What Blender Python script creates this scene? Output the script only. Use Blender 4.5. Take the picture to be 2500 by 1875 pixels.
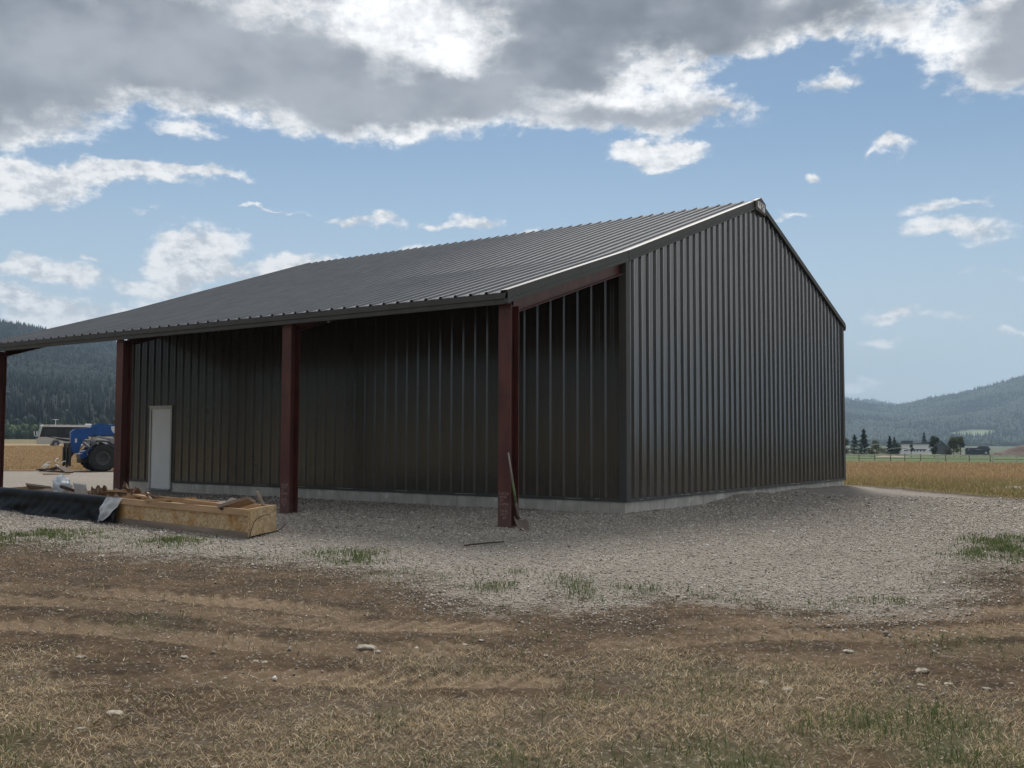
import bpy, math, random
import numpy as np
from mathutils import Vector, Matrix
C = bpy.context.scene
for o in list(bpy.data.objects): bpy.data.objects.remove(o)
random.seed(5); RNG = np.random.default_rng(11)
# ------------------------------------------------------------------ camera
FPX = 2436.54; CAM = np.array([-16.2135, -8.8337, 1.3045])
YAW, PIT, ROL = 0.9591, 0.0567, 0.0032
F = np.array([math.sin(YAW)*math.cos(PIT), math.cos(YAW)*math.cos(PIT), math.sin(PIT)])
R0 = np.array([math.cos(YAW), -math.sin(YAW), 0.]); U0 = np.cross(R0, F)
RR = R0*math.cos(ROL)+U0*math.sin(ROL); UU = -R0*math.sin(ROL)+U0*math.cos(ROL)
F2 = np.array([math.sin(YAW), math.cos(YAW)]); R2 = np.array([math.cos(YAW), -math.sin(YAW)])
cd = bpy.data.cameras.new("camera"); cam = bpy.data.objects.new("camera", cd); C.collection.objects.link(cam)
cd.sensor_width = 36; cd.lens = 36*FPX/2500; cd.clip_start = .05; cd.clip_end = 20000
M = Matrix(((RR[0], UU[0], -F[0]), (RR[1], UU[1], -F[1]), (RR[2], UU[2], -F[2])))
cam.matrix_world = Matrix.Translation(Vector(CAM)) @ M.to_4x4()
C.camera = cam
C.render.resolution_x = 1024; C.render.resolution_y = 768
C.view_settings.view_transform = 'Standard'; C.view_settings.look = 'None'
C.view_settings.exposure = .80; C.view_settings.gamma = 1
# ------------------------------------------------------------------ sun
SUN_AZ, SUN_EL = math.radians(58), math.radians(46)      # azimuth from +Y towards +X
sd = np.array([math.sin(SUN_AZ)*math.cos(SUN_EL), math.cos(SUN_AZ)*math.cos(SUN_EL), math.sin(SUN_EL)])
sl = bpy.data.lights.new("sun", 'SUN'); sl.energy = 2.5; sl.angle = math.radians(20); sl.color = (1, .955, .89)
so = bpy.data.objects.new("sun", sl); C.collection.objects.link(so)
so.rotation_euler = Vector(sd).to_track_quat('Z', 'Y').to_euler(); so.location = (0, 0, 40)
# ------------------------------------------------------------------ pixel helpers (photo shown 2212 wide)
K = 2500/2212
def ray(u, v):
    return F + RR*(u*K-1250)/FPX + UU*(937.5-v*K)/FPX
def azel(u, v):
    d = ray(u, v); d = d/np.linalg.norm(d)
    a = math.atan2(d[0], d[1])-YAW
    return a, math.asin(d[2])
# ------------------------------------------------------------------ world: sky + clouds by direction
W = bpy.data.worlds.new("World"); C.world = W; W.use_nodes = True
nt = W.node_tree; N = nt.nodes; L = nt.links; N.clear()
def nd(t, **k):
    n = N.new(t)
    for a, b in k.items(): setattr(n, a, b)
    return n
def put(s, v):
    if isinstance(v, bpy.types.NodeSocket): L.new(v, s)
    else: s.default_value = v
def mth(op, a, b=0., c=None, clamp=False):
    n = nd('ShaderNodeMath', operation=op); n.use_clamp = clamp
    put(n.inputs[0], a); put(n.inputs[1], b)
    if c is not None: put(n.inputs[2], c)
    return n.outputs[0]
def vmt(op, a, b=(0, 0, 0)):
    n = nd('ShaderNodeVectorMath', operation=op); put(n.inputs[0], a); put(n.inputs[1], b)
    return n
def smooth(x, a, b, lo=0., hi=1.):
    n = nd('ShaderNodeMapRange', interpolation_type='SMOOTHSTEP')
    put(n.inputs[0], x); put(n.inputs[1], a); put(n.inputs[2], b); put(n.inputs[3], lo); put(n.inputs[4], hi)
    return n.outputs[0]
def mixc(f, a, b):
    n = nd('ShaderNodeMix', data_type='RGBA'); put(n.inputs[0], f); put(n.inputs[6], a); put(n.inputs[7], b)
    return n.outputs[2]
def noise(vec, scale, detail=6, rough=.55, dist=0., color=False, dims='3D'):
    n = nd('ShaderNodeTexNoise', noise_dimensions=dims); put(n.inputs['Vector'], vec)
    n.inputs['Scale'].default_value = scale; n.inputs['Detail'].default_value = detail
    n.inputs['Roughness'].default_value = rough; n.inputs['Distortion'].default_value = dist
    return n.outputs['Color' if color else 'Fac']
tc = nd('ShaderNodeTexCoord')
dirv = vmt('NORMALIZE', tc.outputs['Generated']).outputs[0]
rot = nd('ShaderNodeVectorRotate', rotation_type='Z_AXIS'); put(rot.inputs['Vector'], dirv); rot.inputs['Angle'].default_value = YAW
sx = nd('ShaderNodeSeparateXYZ'); L.new(rot.outputs[0], sx.inputs[0])
az = mth('ARCTAN2', sx.outputs[0], sx.outputs[1]); el = mth('ARCSINE', sx.outputs[2])
cb = nd('ShaderNodeCombineXYZ'); put(cb.inputs[0], az); put(cb.inputs[1], el)
P = cb.outputs[0]
Pm = vmt('MULTIPLY', P, (1., 1.5, 1.)).outputs[0]
w1 = noise(Pm, 9, 2, .5, color=True); w2 = noise(Pm, 30, 4, .62, color=True)
o1 = vmt('MULTIPLY', vmt('SUBTRACT', w1, (.5, .5, .5)).outputs[0], (.060, .050, 0)).outputs[0]
o2 = vmt('MULTIPLY', vmt('SUBTRACT', w2, (.5, .5, .5)).outputs[0], (.036, .030, 0)).outputs[0]
PW = vmt('ADD', vmt('ADD', P, o1).outputs[0], o2).outputs[0]
def blob_sum(bl, wk=1.):
    tot = None
    for (u, v, rx, ry, w) in bl:
        a0, e0 = azel(u, v); a1, _ = azel(u+rx, v); _, e1 = azel(u, v-ry)
        ix, iy = .8/abs(a1-a0), .8/max(1e-4, abs(e1-e0))
        d = nd('ShaderNodeVectorMath', operation='MULTIPLY_ADD'); put(d.inputs[0], PW); put(d.inputs[1], (ix, iy, 0)); put(d.inputs[2], (-a0*ix, -e0*iy, 0))
        l = vmt('LENGTH', d.outputs[0]).outputs['Value']
        m = mth('SUBTRACT', 1., l, clamp=True)
        tot = mth('MULTIPLY', m, w*wk) if tot is None else mth('MULTIPLY_ADD', m, w*wk, tot)
    return tot
thick = blob_sum([  # u, v, rx, ry, weight   (directions in the sky, one row a cloud mass)
    (60, 60, 420, 140, 1.3), (330, 90, 420, 125, 1.3), (60, 215, 210, 95, 1.1), (-200, 150, 300, 220, 1.2),
    (560, 150, 330, 120, 1.2), (780, 235, 260, 75, 1.), (1010, 250, 280, 62, .9), (880, 80, 260, 120, .75),
    (1230, 70, 260, 105, 1.5), (1480, 40, 330, 105, 1.3), (1750, 20, 280, 80, 1.), (1330, -60, 500, 90, 1.2), (400, -90, 900, 120, 1.2),
    (1240, 215, 260, 62, .95), (1450, 234, 215, 52, .95), (1400, 325, 130, 38, .75), (960, 185, 200, 75, .9), (1120, 150, 200, 60, .8), (1250, 165, 180, 40, .6),
    (1990, 60, 210, 62, .8), (2110, 130, 110, 90, .8), (2200, 60, 130, 140, 1.1), (2330, 40, 200, 160, 1.2)])
thin = blob_sum([
    (30, 398, 180, 48, .85), (200, 372, 250, 30, .7), (400, 364, 150, 16, .6),
    (380, 545, 75, 52, .75), (450, 530, 85, 56, .75), (420, 585, 120, 26, .5), (110, 588, 150, 30, .62), (0, 640, 60, 30, .4),
    (355, 620, 105, 26, .75), (190, 690, 240, 52, .8), (640, 580, 170, 30, .55), (190, 550, 40, 12, .35),
    (1435, 330, 105, 34, .6), (1815, 172, 75, 30, .55), (1925, 322, 52, 32, .6), (1745, 376, 38, 20, .5), (1860, 335, 22, 14, .3),
    (2050, 490, 140, 32, .5), (2010, 440, 70, 20, .42), (2100, 430, 60, 14, .3), (1925, 694, 78, 22, .5), (2070, 690, 80, 14, .35),
    (1850, 835, 70, 18, .5), (1905, 745, 70, 12, .3), (2190, 715, 60, 12, .35), (1700, 470, 60, 12, .3), (1480, 160, 60, 26, .5),
    (755, 470, 48, 16, .45), (835, 472, 52, 22, .48), (940, 474, 44, 14, .42), (1025, 462, 60, 26, .5), (1165, 505, 60, 20, .4),
    (920, 530, 50, 16, .35), (580, 438, 100, 7, .38), (400, 268, 80, 24, .42), (440, 300, 60, 16, .3), (300, 464, 40, 8, .22), (2150, 580, 80, 14, .3), (1470, 235, 130, 20, .3)], 1.9)
fine = noise(Pm, 24, 7, .64); big = noise(Pm, 7, 2, .5)
behind = smooth(mth('ABSOLUTE', az), 1.45, 1.9)
over = mth('MAXIMUM', smooth(el, .50, .66), behind)
gen = mth('MULTIPLY', over, smooth(big, .22, .55, .1, 1.35))
shape = mth('ADD', mth('ADD', thick, thin), gen)
finer = noise(Pm, 80, 4, .6)
dens = mth('ADD', shape, mth('ADD', mth('MULTIPLY', mth('SUBTRACT', fine, .5), 1.45), mth('MULTIPLY', mth('SUBTRACT', finer, .5), .45)))
dens = mth('ADD', dens, smooth(shape, 0, .12, -.35, 0))
alpha = smooth(dens, .16, .72)
# deeper cloud is grey beneath, thin edges glow
body = mth('ADD', mth('ADD', thick, mth('MULTIPLY', gen, .8)), mth('MULTIPLY', mth('SUBTRACT', noise(vmt('ADD', Pm, (3.1, 1.7, 0)).outputs[0], 15, 6, .6), .5), 2.5))
bright = blob_sum([(930, 60, 150, 120, .72), (760, 25, 150, 50, .6), (985, 140, 100, 50, .7), (1110, 170, 150, 30, .45), (1360, 205, 260, 40, .8), (870, 285, 160, 20, .5), (2030, 80, 170, 60, .7), (250, 290, 40, 60, .6), (1400, 330, 140, 40, .5)])
grey = smooth(mth('SUBTRACT', body, bright), .25, 1.35)
shade2 = smooth(noise(vmt('ADD', Pm, (7.3, .4, 0)).outputs[0], 12, 3, .55), .3, .75)
dk = blob_sum([(1400, 60, 560, 150, 1.), (80, 0, 350, 90, .7), (100, 260, 220, 80, .5)])
gcol = mixc(smooth(mth('SUBTRACT', shade2, dk), -.9, .9), (.115, .128, .15, 1), (.25, .266, .295, 1))
tint = smooth(mth('ADD', mth('MULTIPLY', fine, .6), mth('MULTIPLY', finer, .4)), .38, .58)
wcol = mixc(tint, (.33, .35, .38, 1), (.60, .60, .60, 1))
wcol = mixc(mth('MULTIPLY', bright, .6, clamp=True), wcol, (.84, .83, .82, 1))
ccol = mixc(grey, wcol, gcol)
sky = nd('ShaderNodeTexSky', sky_type='NISHITA', sun_disc=False)
sky.sun_elevation = SUN_EL; sky.sun_rotation = SUN_AZ; sky.altitude = 1900; sky.air_density = 1.0; sky.dust_density = .6; sky.ozone_density = 1.5
SKYS = .075
hs = nd('ShaderNodeHueSaturation'); put(hs.inputs['Color'], sky.outputs[0]); hs.inputs['Hue'].default_value = .490; hs.inputs['Saturation'].default_value = .98; hs.inputs['Value'].default_value = .70
added_bankv = nd('ShaderNodeVectorMath', operation='MULTIPLY_ADD'); put(added_bankv.inputs[0], PW); put(added_bankv.inputs[1], (1/.62, 1/.42, 0)); put(added_bankv.inputs[2], (-1.18/.62, -.16/.42, 0))
bank = smooth(vmt('LENGTH', added_bankv.outputs[0]).outputs['Value'], 1., .45)      # unseen bright cloud added right of the barn to lighten the gable's reflections
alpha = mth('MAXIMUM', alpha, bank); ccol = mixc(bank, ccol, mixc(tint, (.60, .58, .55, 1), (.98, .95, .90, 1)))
hz = smooth(el, .34, -.02)
skc = mixc(mth('MULTIPLY', hz, .95), hs.outputs[0], (.365/SKYS, .425/SKYS, .465/SKYS, 1))
cs = vmt('SCALE', ccol); cs.inputs['Scale'].default_value = 1/SKYS
hzc = mixc(mth('MULTIPLY', smooth(el, .16, .0), .45), cs.outputs[0], (.60/SKYS, .66/SKYS, .71/SKYS, 1))
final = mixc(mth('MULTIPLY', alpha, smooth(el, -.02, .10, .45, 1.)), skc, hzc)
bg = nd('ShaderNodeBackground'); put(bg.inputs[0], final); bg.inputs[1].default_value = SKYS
ow = nd('ShaderNodeOutputWorld'); L.new(bg.outputs[0], ow.inputs[0])
W.cycles.sampling_method = 'MANUAL'; W.cycles.sample_map_resolution = 1024

# ------------------------------------------------------------------ materials
def material(name, col, rough=.7, metal=0., var=.0, vscale=6., bump=0., bscale=40., col2=None, spec=.5, attr=None, trans=0., stretch=None, thr=(.35, .65), coat=0.):
    m = bpy.data.materials.new(name); m.use_nodes = True
    t = m.node_tree; n = t.nodes; l = t.links; b = n['Principled BSDF']
    b.inputs['Roughness'].default_value = rough; b.inputs['Metallic'].default_value = metal
    b.inputs['Specular IOR Level'].default_value = spec
    b.inputs['Base Color'].default_value = (*col, 1)
    if coat: b.inputs['Coat Weight'].default_value = coat; b.inputs['Coat Roughness'].default_value = .18; b.inputs['Coat IOR'].default_value = 1.9
    cood = n.new('ShaderNodeTexCoord'); vec = cood.outputs['Object']
    if stretch:
        mp = n.new('ShaderNodeMapping'); mp.inputs['Scale'].default_value = stretch; l.new(vec, mp.inputs[0]); vec = mp.outputs[0]
    src = None
    if attr:
        a = n.new('ShaderNodeAttribute'); a.attribute_name = attr; src = a.outputs['Color']
    if var > 0 or col2:
        no = n.new('ShaderNodeTexNoise'); no.inputs['Scale'].default_value = vscale; no.inputs['Detail'].default_value = 6; no.inputs['Roughness'].default_value = .6
        l.new(vec, no.inputs['Vector'])
        mr = n.new('ShaderNodeMapRange'); mr.inputs[1].default_value = thr[0]; mr.inputs[2].default_value = thr[1]; l.new(no.outputs['Fac'], mr.inputs[0])
        mx = n.new('ShaderNodeMix'); mx.data_type = 'RGBA'
        l.new(mr.outputs[0], mx.inputs[0])
        c2 = col2 if col2 else tuple(c*(1-var) for c in col)
        mx.inputs[6].default_value = (*c2, 1); mx.inputs[7].default_value = (*(col if col2 else tuple(c*(1+var) for c in col)), 1)
        out = mx.outputs[2]
        if src is not None:
            mu = n.new('ShaderNodeMix'); mu.data_type = 'RGBA'; mu.blend_type = 'MULTIPLY'; mu.inputs[0].default_value = 1
            l.new(out, mu.inputs[6]); l.new(src, mu.inputs[7]); out = mu.outputs[2]
        l.new(out, b.inputs['Base Color'])
    elif src is not None: l.new(src, b.inputs['Base Color'])
    if bump > 0:
        bn = n.new('ShaderNodeTexNoise'); bn.inputs['Scale'].default_value = bscale; bn.inputs['Detail'].default_value = 5
        l.new(vec, bn.inputs['Vector'])
        bp = n.new('ShaderNodeBump'); bp.inputs['Strength'].default_value = 1; bp.inputs['Distance'].default_value = bump
        l.new(bn.outputs['Fac'], bp.inputs['Height']); l.new(bp.outputs[0], b.inputs['Normal'])
    if trans > 0:
        tr = n.new('ShaderNodeBsdfTranslucent'); ms = n.new('ShaderNodeMixShader'); ms.inputs[0].default_value = trans
        if b.inputs['Base Color'].is_linked: l.new(b.inputs['Base Color'].links[0].from_socket, tr.inputs[0])
        else: tr.inputs[0].default_value = (*col, 1)
        l.new(b.outputs[0], ms.inputs[1]); l.new(tr.outputs[0], ms.inputs[2]); l.new(ms.outputs[0], n['Material Output'].inputs[0])
    return m
MT = {}
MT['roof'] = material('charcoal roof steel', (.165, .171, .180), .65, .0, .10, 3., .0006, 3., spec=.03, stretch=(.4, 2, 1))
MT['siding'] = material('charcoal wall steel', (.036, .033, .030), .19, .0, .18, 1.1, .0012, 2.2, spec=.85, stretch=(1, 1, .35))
MT['trim'] = material('charcoal trim steel', (.072, .070, .066), .6, .0, .08, 4., .0006, 3., spec=.25)
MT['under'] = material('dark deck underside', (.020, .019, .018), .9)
MT['red'] = material('red oxide primer', (.085, .024, .017), .55, 0, .30, 3., .0006, 30, stretch=(1, 1, .5))
MT['concrete'] = material('grey concrete', (.56, .545, .50), .9, 0, .2, 4.2, .003, 30, stretch=(1, 1, .5))
MT['door'] = material('primed door steel', (.62, .64, .64), .45, 0, .03, 2.)
MT['doorframe'] = material('door frame steel', (.42, .42, .38), .5, 0, .05, 3.)
MT['screw'] = material('screw head', (.03, .03, .032), .4, .5)
MT['white'] = material('white sign plate', (.78, .79, .77), .5, 0, .04, 20)
MT['ink'] = material('dark sign ink', (.05, .055, .05), .6)
MT['chalk'] = material('chalk writing', (.30, .21, .19), .9)
MT['black_plastic'] = material('black plastic sheet', (.003, .003, .0032), .55, 0, .3, 5., .004, 7, spec=.15)
MT['white_plastic'] = material('white plastic film', (.55, .57, .60), .4, 0, .12, 9., .004, 14)
MT['bag'] = material('clear plastic bag', (.68, .72, .76), .35, 0, .18, 12., .006, 18, trans=.25)
MT['lumber'] = material('pine lumber', (.42, .27, .145), .75, 0, .25, 6., .001, 40, stretch=(1, .12, 1))
MT['lumber_grey'] = material('weathered lumber', (.25, .19, .145), .85, 0, .3, 7., .001, 40, stretch=(1, .12, 1))
MT['card'] = material('brown cardboard', (.20, .13, .085), .85, 0, .25, 6.)
MT['rust'] = material('rusty steel', (.06, .035, .025), .8, 0, .3, 20)
MT['black'] = material('black paint', (.012, .012, .013), .45)
MT['rubber'] = material('tyre rubber', (.022, .021, .020), .85, 0, .2, 8)
MT['rim_grey'] = material('dusty rim', (.045, .043, .04), .6, 0, .2, 6)
MT['blue'] = material('blue machine paint', (.010, .075, .27), .35, 0, .12, 3)
MT['glass'] = material('windscreen glass', (.40, .52, .54), .12, 0, .1, 1., spec=.8)
MT['dark_glass'] = material('tinted glass', (.010, .011, .012), .3, spec=.35)
MT['rv_dark'] = material('motorhome dark paint', (.012, .012, .013), .5, 0, .1, 1, spec=.2)
MT['rv_tan'] = material('motorhome tan paint', (.52, .49, .44), .3, 0, .05, 1)
MT['rv_white'] = material('motorhome white', (.72, .73, .73), .4, 0, .04, 1)
MT['steel'] = material('worn steel', (.32, .32, .33), .4, .6, .15, 10)
MT['ash'] = material('ash wood handle', (.33, .29, .24), .7, 0, .15, 14)
MT['green_grip'] = material('green painted wood', (.10, .14, .05), .6, 0, .2, 30)
MT['shovel_steel'] = material('rusty shovel blade', (.17, .12, .085), .6, .2, .3, 14, col2=(.10, .08, .07))
MT['stone'] = material('pale stone', (.36, .315, .25), .95, 0, .22, 22, .004, 60)
MT['blade'] = material('grass blades', (1, 1, 1), .8, attr='Col', spec=.15, trans=.25)
MT['pebble'] = material('gravel pebbles', (1, 1, 1), .9, attr='Col', spec=.2)
MT['leaf'] = material('tree foliage', (1, 1, 1), .85, attr='Col', spec=.1, trans=.2)
MT['bark'] = material('bark', (.10, .08, .06), .9, 0, .2, 8)
MT['house_white'] = material('white rendered wall', (.92, .89, .87), .8, 0, .04, 1)
MT['house_dark'] = material('dark house wall', (.045, .055, .06), .8, 0, .1, 1)
MT['house_roof'] = material('dark house roof', (.05, .058, .065), .7, 0, .1, 1)
MT['fence'] = material('weathered fence wood', (.62, .57, .47), .9, 0, .2, 2)
MT['soil'] = material('red brown soil', (.105, .068, .050), .95, 0, .3, .8, .15, 2)
MT['water'] = material('water spray', (.42, .46, .46), .6, trans=.4)
def add_dust(mt, zt, col, amt):
    t_ = mt.node_tree; n_ = t_.nodes; l_ = t_.links; b_ = n_['Principled BSDF']; src = b_.inputs['Base Color'].links[0].from_socket
    g_ = n_.new('ShaderNodeNewGeometry'); s_ = n_.new('ShaderNodeSeparateXYZ'); l_.new(g_.outputs['Position'], s_.inputs[0])
    no_ = n_.new('ShaderNodeTexNoise'); no_.inputs['Scale'].default_value = 2.5; no_.inputs['Detail'].default_value = 8; l_.new(g_.outputs['Position'], no_.inputs['Vector'])
    a_ = n_.new('ShaderNodeMath'); a_.operation = 'MULTIPLY_ADD'; a_.inputs[1].default_value = -1.1; l_.new(no_.outputs['Fac'], a_.inputs[0]); l_.new(s_.outputs[2], a_.inputs[2])
    m_ = n_.new('ShaderNodeMapRange'); m_.inputs[1].default_value = zt-.55; m_.inputs[2].default_value = -.35; m_.inputs[3].default_value = 0; m_.inputs[4].default_value = amt; l_.new(a_.outputs[0], m_.inputs[0])
    x_ = n_.new('ShaderNodeMix'); x_.data_type = 'RGBA'; x_.inputs[7].default_value = (*col, 1); l_.new(m_.outputs[0], x_.inputs[0]); l_.new(src, x_.inputs[6]); l_.new(x_.outputs[2], b_.inputs['Base Color'])
add_dust(MT['siding'], .8, (.20, .165, .125), .14); add_dust(MT['red'], .5, (.22, .17, .13), .22); add_dust(MT['concrete'], .25, (.30, .26, .20), .35)
# OSB
m = bpy.data.materials.new('strand board'); m.use_nodes = True
t = m.node_tree; n = t.nodes; l = t.links; b = n['Principled BSDF']; b.inputs['Roughness'].default_value = .75
co = n.new('ShaderNodeTexCoord'); mp = n.new('ShaderNodeMapping'); mp.inputs['Scale'].default_value = (1, 1, 1.3); l.new(co.outputs['Object'], mp.inputs[0])
wn = n.new('ShaderNodeTexNoise'); wn.inputs['Scale'].default_value = 9; l.new(mp.outputs[0], wn.inputs['Vector'])
ad = n.new('ShaderNodeVectorMath'); ad.operation = 'MULTIPLY_ADD'; l.new(wn.outputs['Color'], ad.inputs[0]); ad.inputs[1].default_value = (.16, .16, .16); l.new(mp.outputs[0], ad.inputs[2])
vo = n.new('ShaderNodeTexVoronoi'); vo.inputs['Scale'].default_value = 26; l.new(ad.outputs[0], vo.inputs['Vector'])
cr = n.new('ShaderNodeValToRGB'); l.new(vo.outputs['Color'], cr.inputs[0])
cr.color_ramp.elements[0].color = (.32, .20, .095, 1); cr.color_ramp.elements[1].color = (.66, .51, .31, 1)
e = cr.color_ramp.elements.new(.5); e.color = (.52, .37, .20, 1)
st = n.new('ShaderNodeTexNoise'); st.inputs['Scale'].default_value = 3.2; st.inputs['Detail'].default_value = 4; l.new(co.outputs['Object'], st.inputs['Vector'])
mr = n.new('ShaderNodeMapRange'); mr.inputs[1].default_value = .5; mr.inputs[2].default_value = .72; l.new(st.outputs['Fac'], mr.inputs[0])
mx = n.new('ShaderNodeMix'); mx.data_type = 'RGBA'; mx.blend_type = 'MULTIPLY'; mx.inputs[7].default_value = (.78, .55, .3, 1)
l.new(mr.outputs[0], mx.inputs[0]); l.new(cr.outputs[0], mx.inputs[6]); l.new(mx.outputs[2], b.inputs['Base Color'])
MT['osb'] = m

# ------------------------------------------------------------------ object helpers
def mesh_obj(name, V, Fc, mats, parent=None, smooth_=False, col=None, mi=None, scr=None):
    if scr:
        mi = [0]*len(Fc); V = list(V); Fc = list(Fc); mats = [mats, 'screw']; yy, sg_, zt_, zb_, x0, x1, ph = scr; k = math.ceil((x0-ph)/.3048)
        while ph+k*.3048 < x1:
            x = ph+k*.3048+.058
            for z in (zb_+.06, 1.15, 2.2, 3.3, 4.4, 5.5):
                if z < zt_(x)-.15 and x < x1:
                    o = len(V); e = .009; V += [(x-e, yy, z-e), (x+e, yy, z-e), (x+e, yy, z+e), (x-e, yy, z+e), (x, yy+sg_*.009, z)]
                    Fc += [(o, o+1, o+4), (o+1, o+2, o+4), (o+2, o+3, o+4), (o+3, o, o+4)]; mi += [1]*4
            k += 1
    me = bpy.data.meshes.new(name); me.from_pydata([tuple(map(float, v)) for v in V], [], Fc); me.update()
    return fin(name, me, mats, parent, smooth_, col, mi)
def fin(name, me, mats, parent, smooth_, col, mi=None):
    if not isinstance(mats, (list, tuple)): mats = [mats]
    for m_ in mats: me.materials.append(MT[m_] if isinstance(m_, str) else m_)
    if smooth_: me.polygons.foreach_set('use_smooth', [True]*len(me.polygons))
    if mi is not None: me.polygons.foreach_set('material_index', mi)
    if col is not None:
        a = me.color_attributes.new('Col', 'FLOAT_COLOR', 'POINT')
        a.data.foreach_set('color', np.concatenate([col, np.ones((len(col), 1))], 1).astype(np.float32).ravel())
    o = bpy.data.objects.new(name, me); C.collection.objects.link(o)
    if parent: o.parent = parent
    return o
def np_mesh(name, V, idx, k, mats, parent=None, smooth_=False, col=None):
    """V (n,3), idx flat loops, k = verts per face (int or array)"""
    me = bpy.data.meshes.new(name); me.vertices.add(len(V)); me.vertices.foreach_set('co', V.astype(np.float32).ravel())
    if np.isscalar(k): k = np.full(len(idx)//k, k)
    me.loops.add(len(idx)); me.loops.foreach_set('vertex_index', idx.astype(np.int32))
    me.polygons.add(len(k)); st = np.concatenate([[0], np.cumsum(k)[:-1]]).astype(np.int32)
    me.polygons.foreach_set('loop_start', st); me.polygons.foreach_set('loop_total', k.astype(np.int32))
    me.update(calc_edges=True); me.validate()
    return fin(name, me, mats, parent, smooth_, col)
class MB:
    def __init__(s): s.V = []; s.F = []; s.mi = []
    def add(s, V, Fc, mi=0):
        o = len(s.V); s.V += [tuple(map(float, v)) for v in V]; s.F += [tuple(i+o for i in f) for f in Fc]; s.mi += [mi]*len(Fc)
    def box(s, a, b, mi=0):
        x0, y0, z0 = a; x1, y1, z1 = b
        s.add([(x0, y0, z0), (x1, y0, z0), (x1, y1, z0), (x0, y1, z0), (x0, y0, z1), (x1, y0, z1), (x1, y1, z1), (x0, y1, z1)],
              [(0, 3, 2, 1), (4, 5, 6, 7), (0, 1, 5, 4), (1, 2, 6, 5), (2, 3, 7, 6), (3, 0, 4, 7)], mi)
    def obox(s, c, ex, ey, ez, mi=0):
        c = np.array(c, float); ex, ey, ez = (np.array(v, float) for v in (ex, ey, ez)); V = []
        for k in (-1, 1):
            for (i, j) in ((-1, -1), (1, -1), (1, 1), (-1, 1)): V.append(c+i*ex+j*ey+k*ez)
        s.add(V, [(0, 3, 2, 1), (4, 5, 6, 7), (0, 1, 5, 4), (1, 2, 6, 5), (2, 3, 7, 6), (3, 0, 4, 7)], mi)
    def beam(s, a, b, w, h, up=(0, 0, 1), mi=0):
        a = np.array(a, float); b = np.array(b, float); d = b-a; Ln = np.linalg.norm(d); d /= Ln
        x = np.cross(d, up); x /= np.linalg.norm(x); z = np.cross(x, d)
        s.obox((a+b)/2, x*w/2, d*Ln/2, z*h/2, mi)
    def prism(s, poly, y0, y1, mi=0):      # polygon in xz, extruded over y
        n_ = len(poly); V = [(x, y0, z) for x, z in poly]+[(x, y1, z) for x, z in poly]
        s.add(V, [tuple(range(n_)), tuple(range(2*n_-1, n_-1, -1))]+[(i, i+n_, (i+1) % n_+n_, (i+1) % n_) for i in range(n_)], mi)
    def tube(s, pts, r, n_=8, mi=0):
        pts = [np.array(p, float) for p in pts]; rs = r if isinstance(r, (list, tuple)) else [r]*len(pts); V = []
        for i, p in enumerate(pts):
            d = pts[min(i+1, len(pts)-1)]-pts[max(i-1, 0)]; d /= np.linalg.norm(d)
            x = np.cross(d, (0, 0, 1)); x = x if np.linalg.norm(x) > 1e-3 else np.array([1., 0, 0]); x /= np.linalg.norm(x); z = np.cross(x, d)
            for k in range(n_): a = 2*math.pi*k/n_; V.append(p+rs[i]*(x*math.cos(a)+z*math.sin(a)))
        Fc = [(i*n_+k, i*n_+(k+1) % n_, (i+1)*n_+(k+1) % n_, (i+1)*n_+k) for i in range(len(pts)-1) for k in range(n_)]
        Fc += [tuple(range(n_))[::-1], tuple(range((len(pts)-1)*n_, len(pts)*n_))]
        s.add(V, Fc, mi)
    def lathe(s, prof, n_=32, axis='y', c=(0, 0, 0), mi=0):    # prof (r, t) closed loop round the axis
        V = []; m_ = len(prof)
        for k in range(n_):
            a = 2*math.pi*k/n_
            for r, t_ in prof:
                if axis == 'y': V.append((c[0]+r*math.cos(a), c[1]+t_, c[2]+r*math.sin(a)))
                else: V.append((c[0]+r*math.cos(a), c[1]+r*math.sin(a), c[2]+t_))
        Fc = [(k*m_+i, k*m_+(i+1) % m_, ((k+1) % n_)*m_+(i+1) % m_, ((k+1) % n_)*m_+i) for k in range(n_) for i in range(m_)]
        s.add(V, Fc, mi)
    def build(s, name, mats, parent=None, smooth_=False):
        return mesh_obj(name, s.V, s.F, mats, parent, smooth_, None, s.mi if isinstance(mats, (list, tuple)) else None)
def tag(o, label=None, cat=None, group=None, kind=None):
    if label: o['label'] = label
    if cat: o['category'] = cat
    if group: o['group'] = group
    if kind: o['kind'] = kind
    return o
def empty(name, loc=(0, 0, 0), rz=0, sc=1):
    o = bpy.data.objects.new(name, None); C.collection.objects.link(o); o.location = loc; o.rotation_euler = (0, 0, rz); o.empty_display_size = .3
    o.scale = (sc, sc, sc)
    return o
def copy_tree(o, parent=None):
    c = o.copy(); C.collection.objects.link(c); c.parent = parent
    for ch in [k for k in bpy.data.objects if k.parent == o]: copy_tree(ch, c)
    return c
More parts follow.
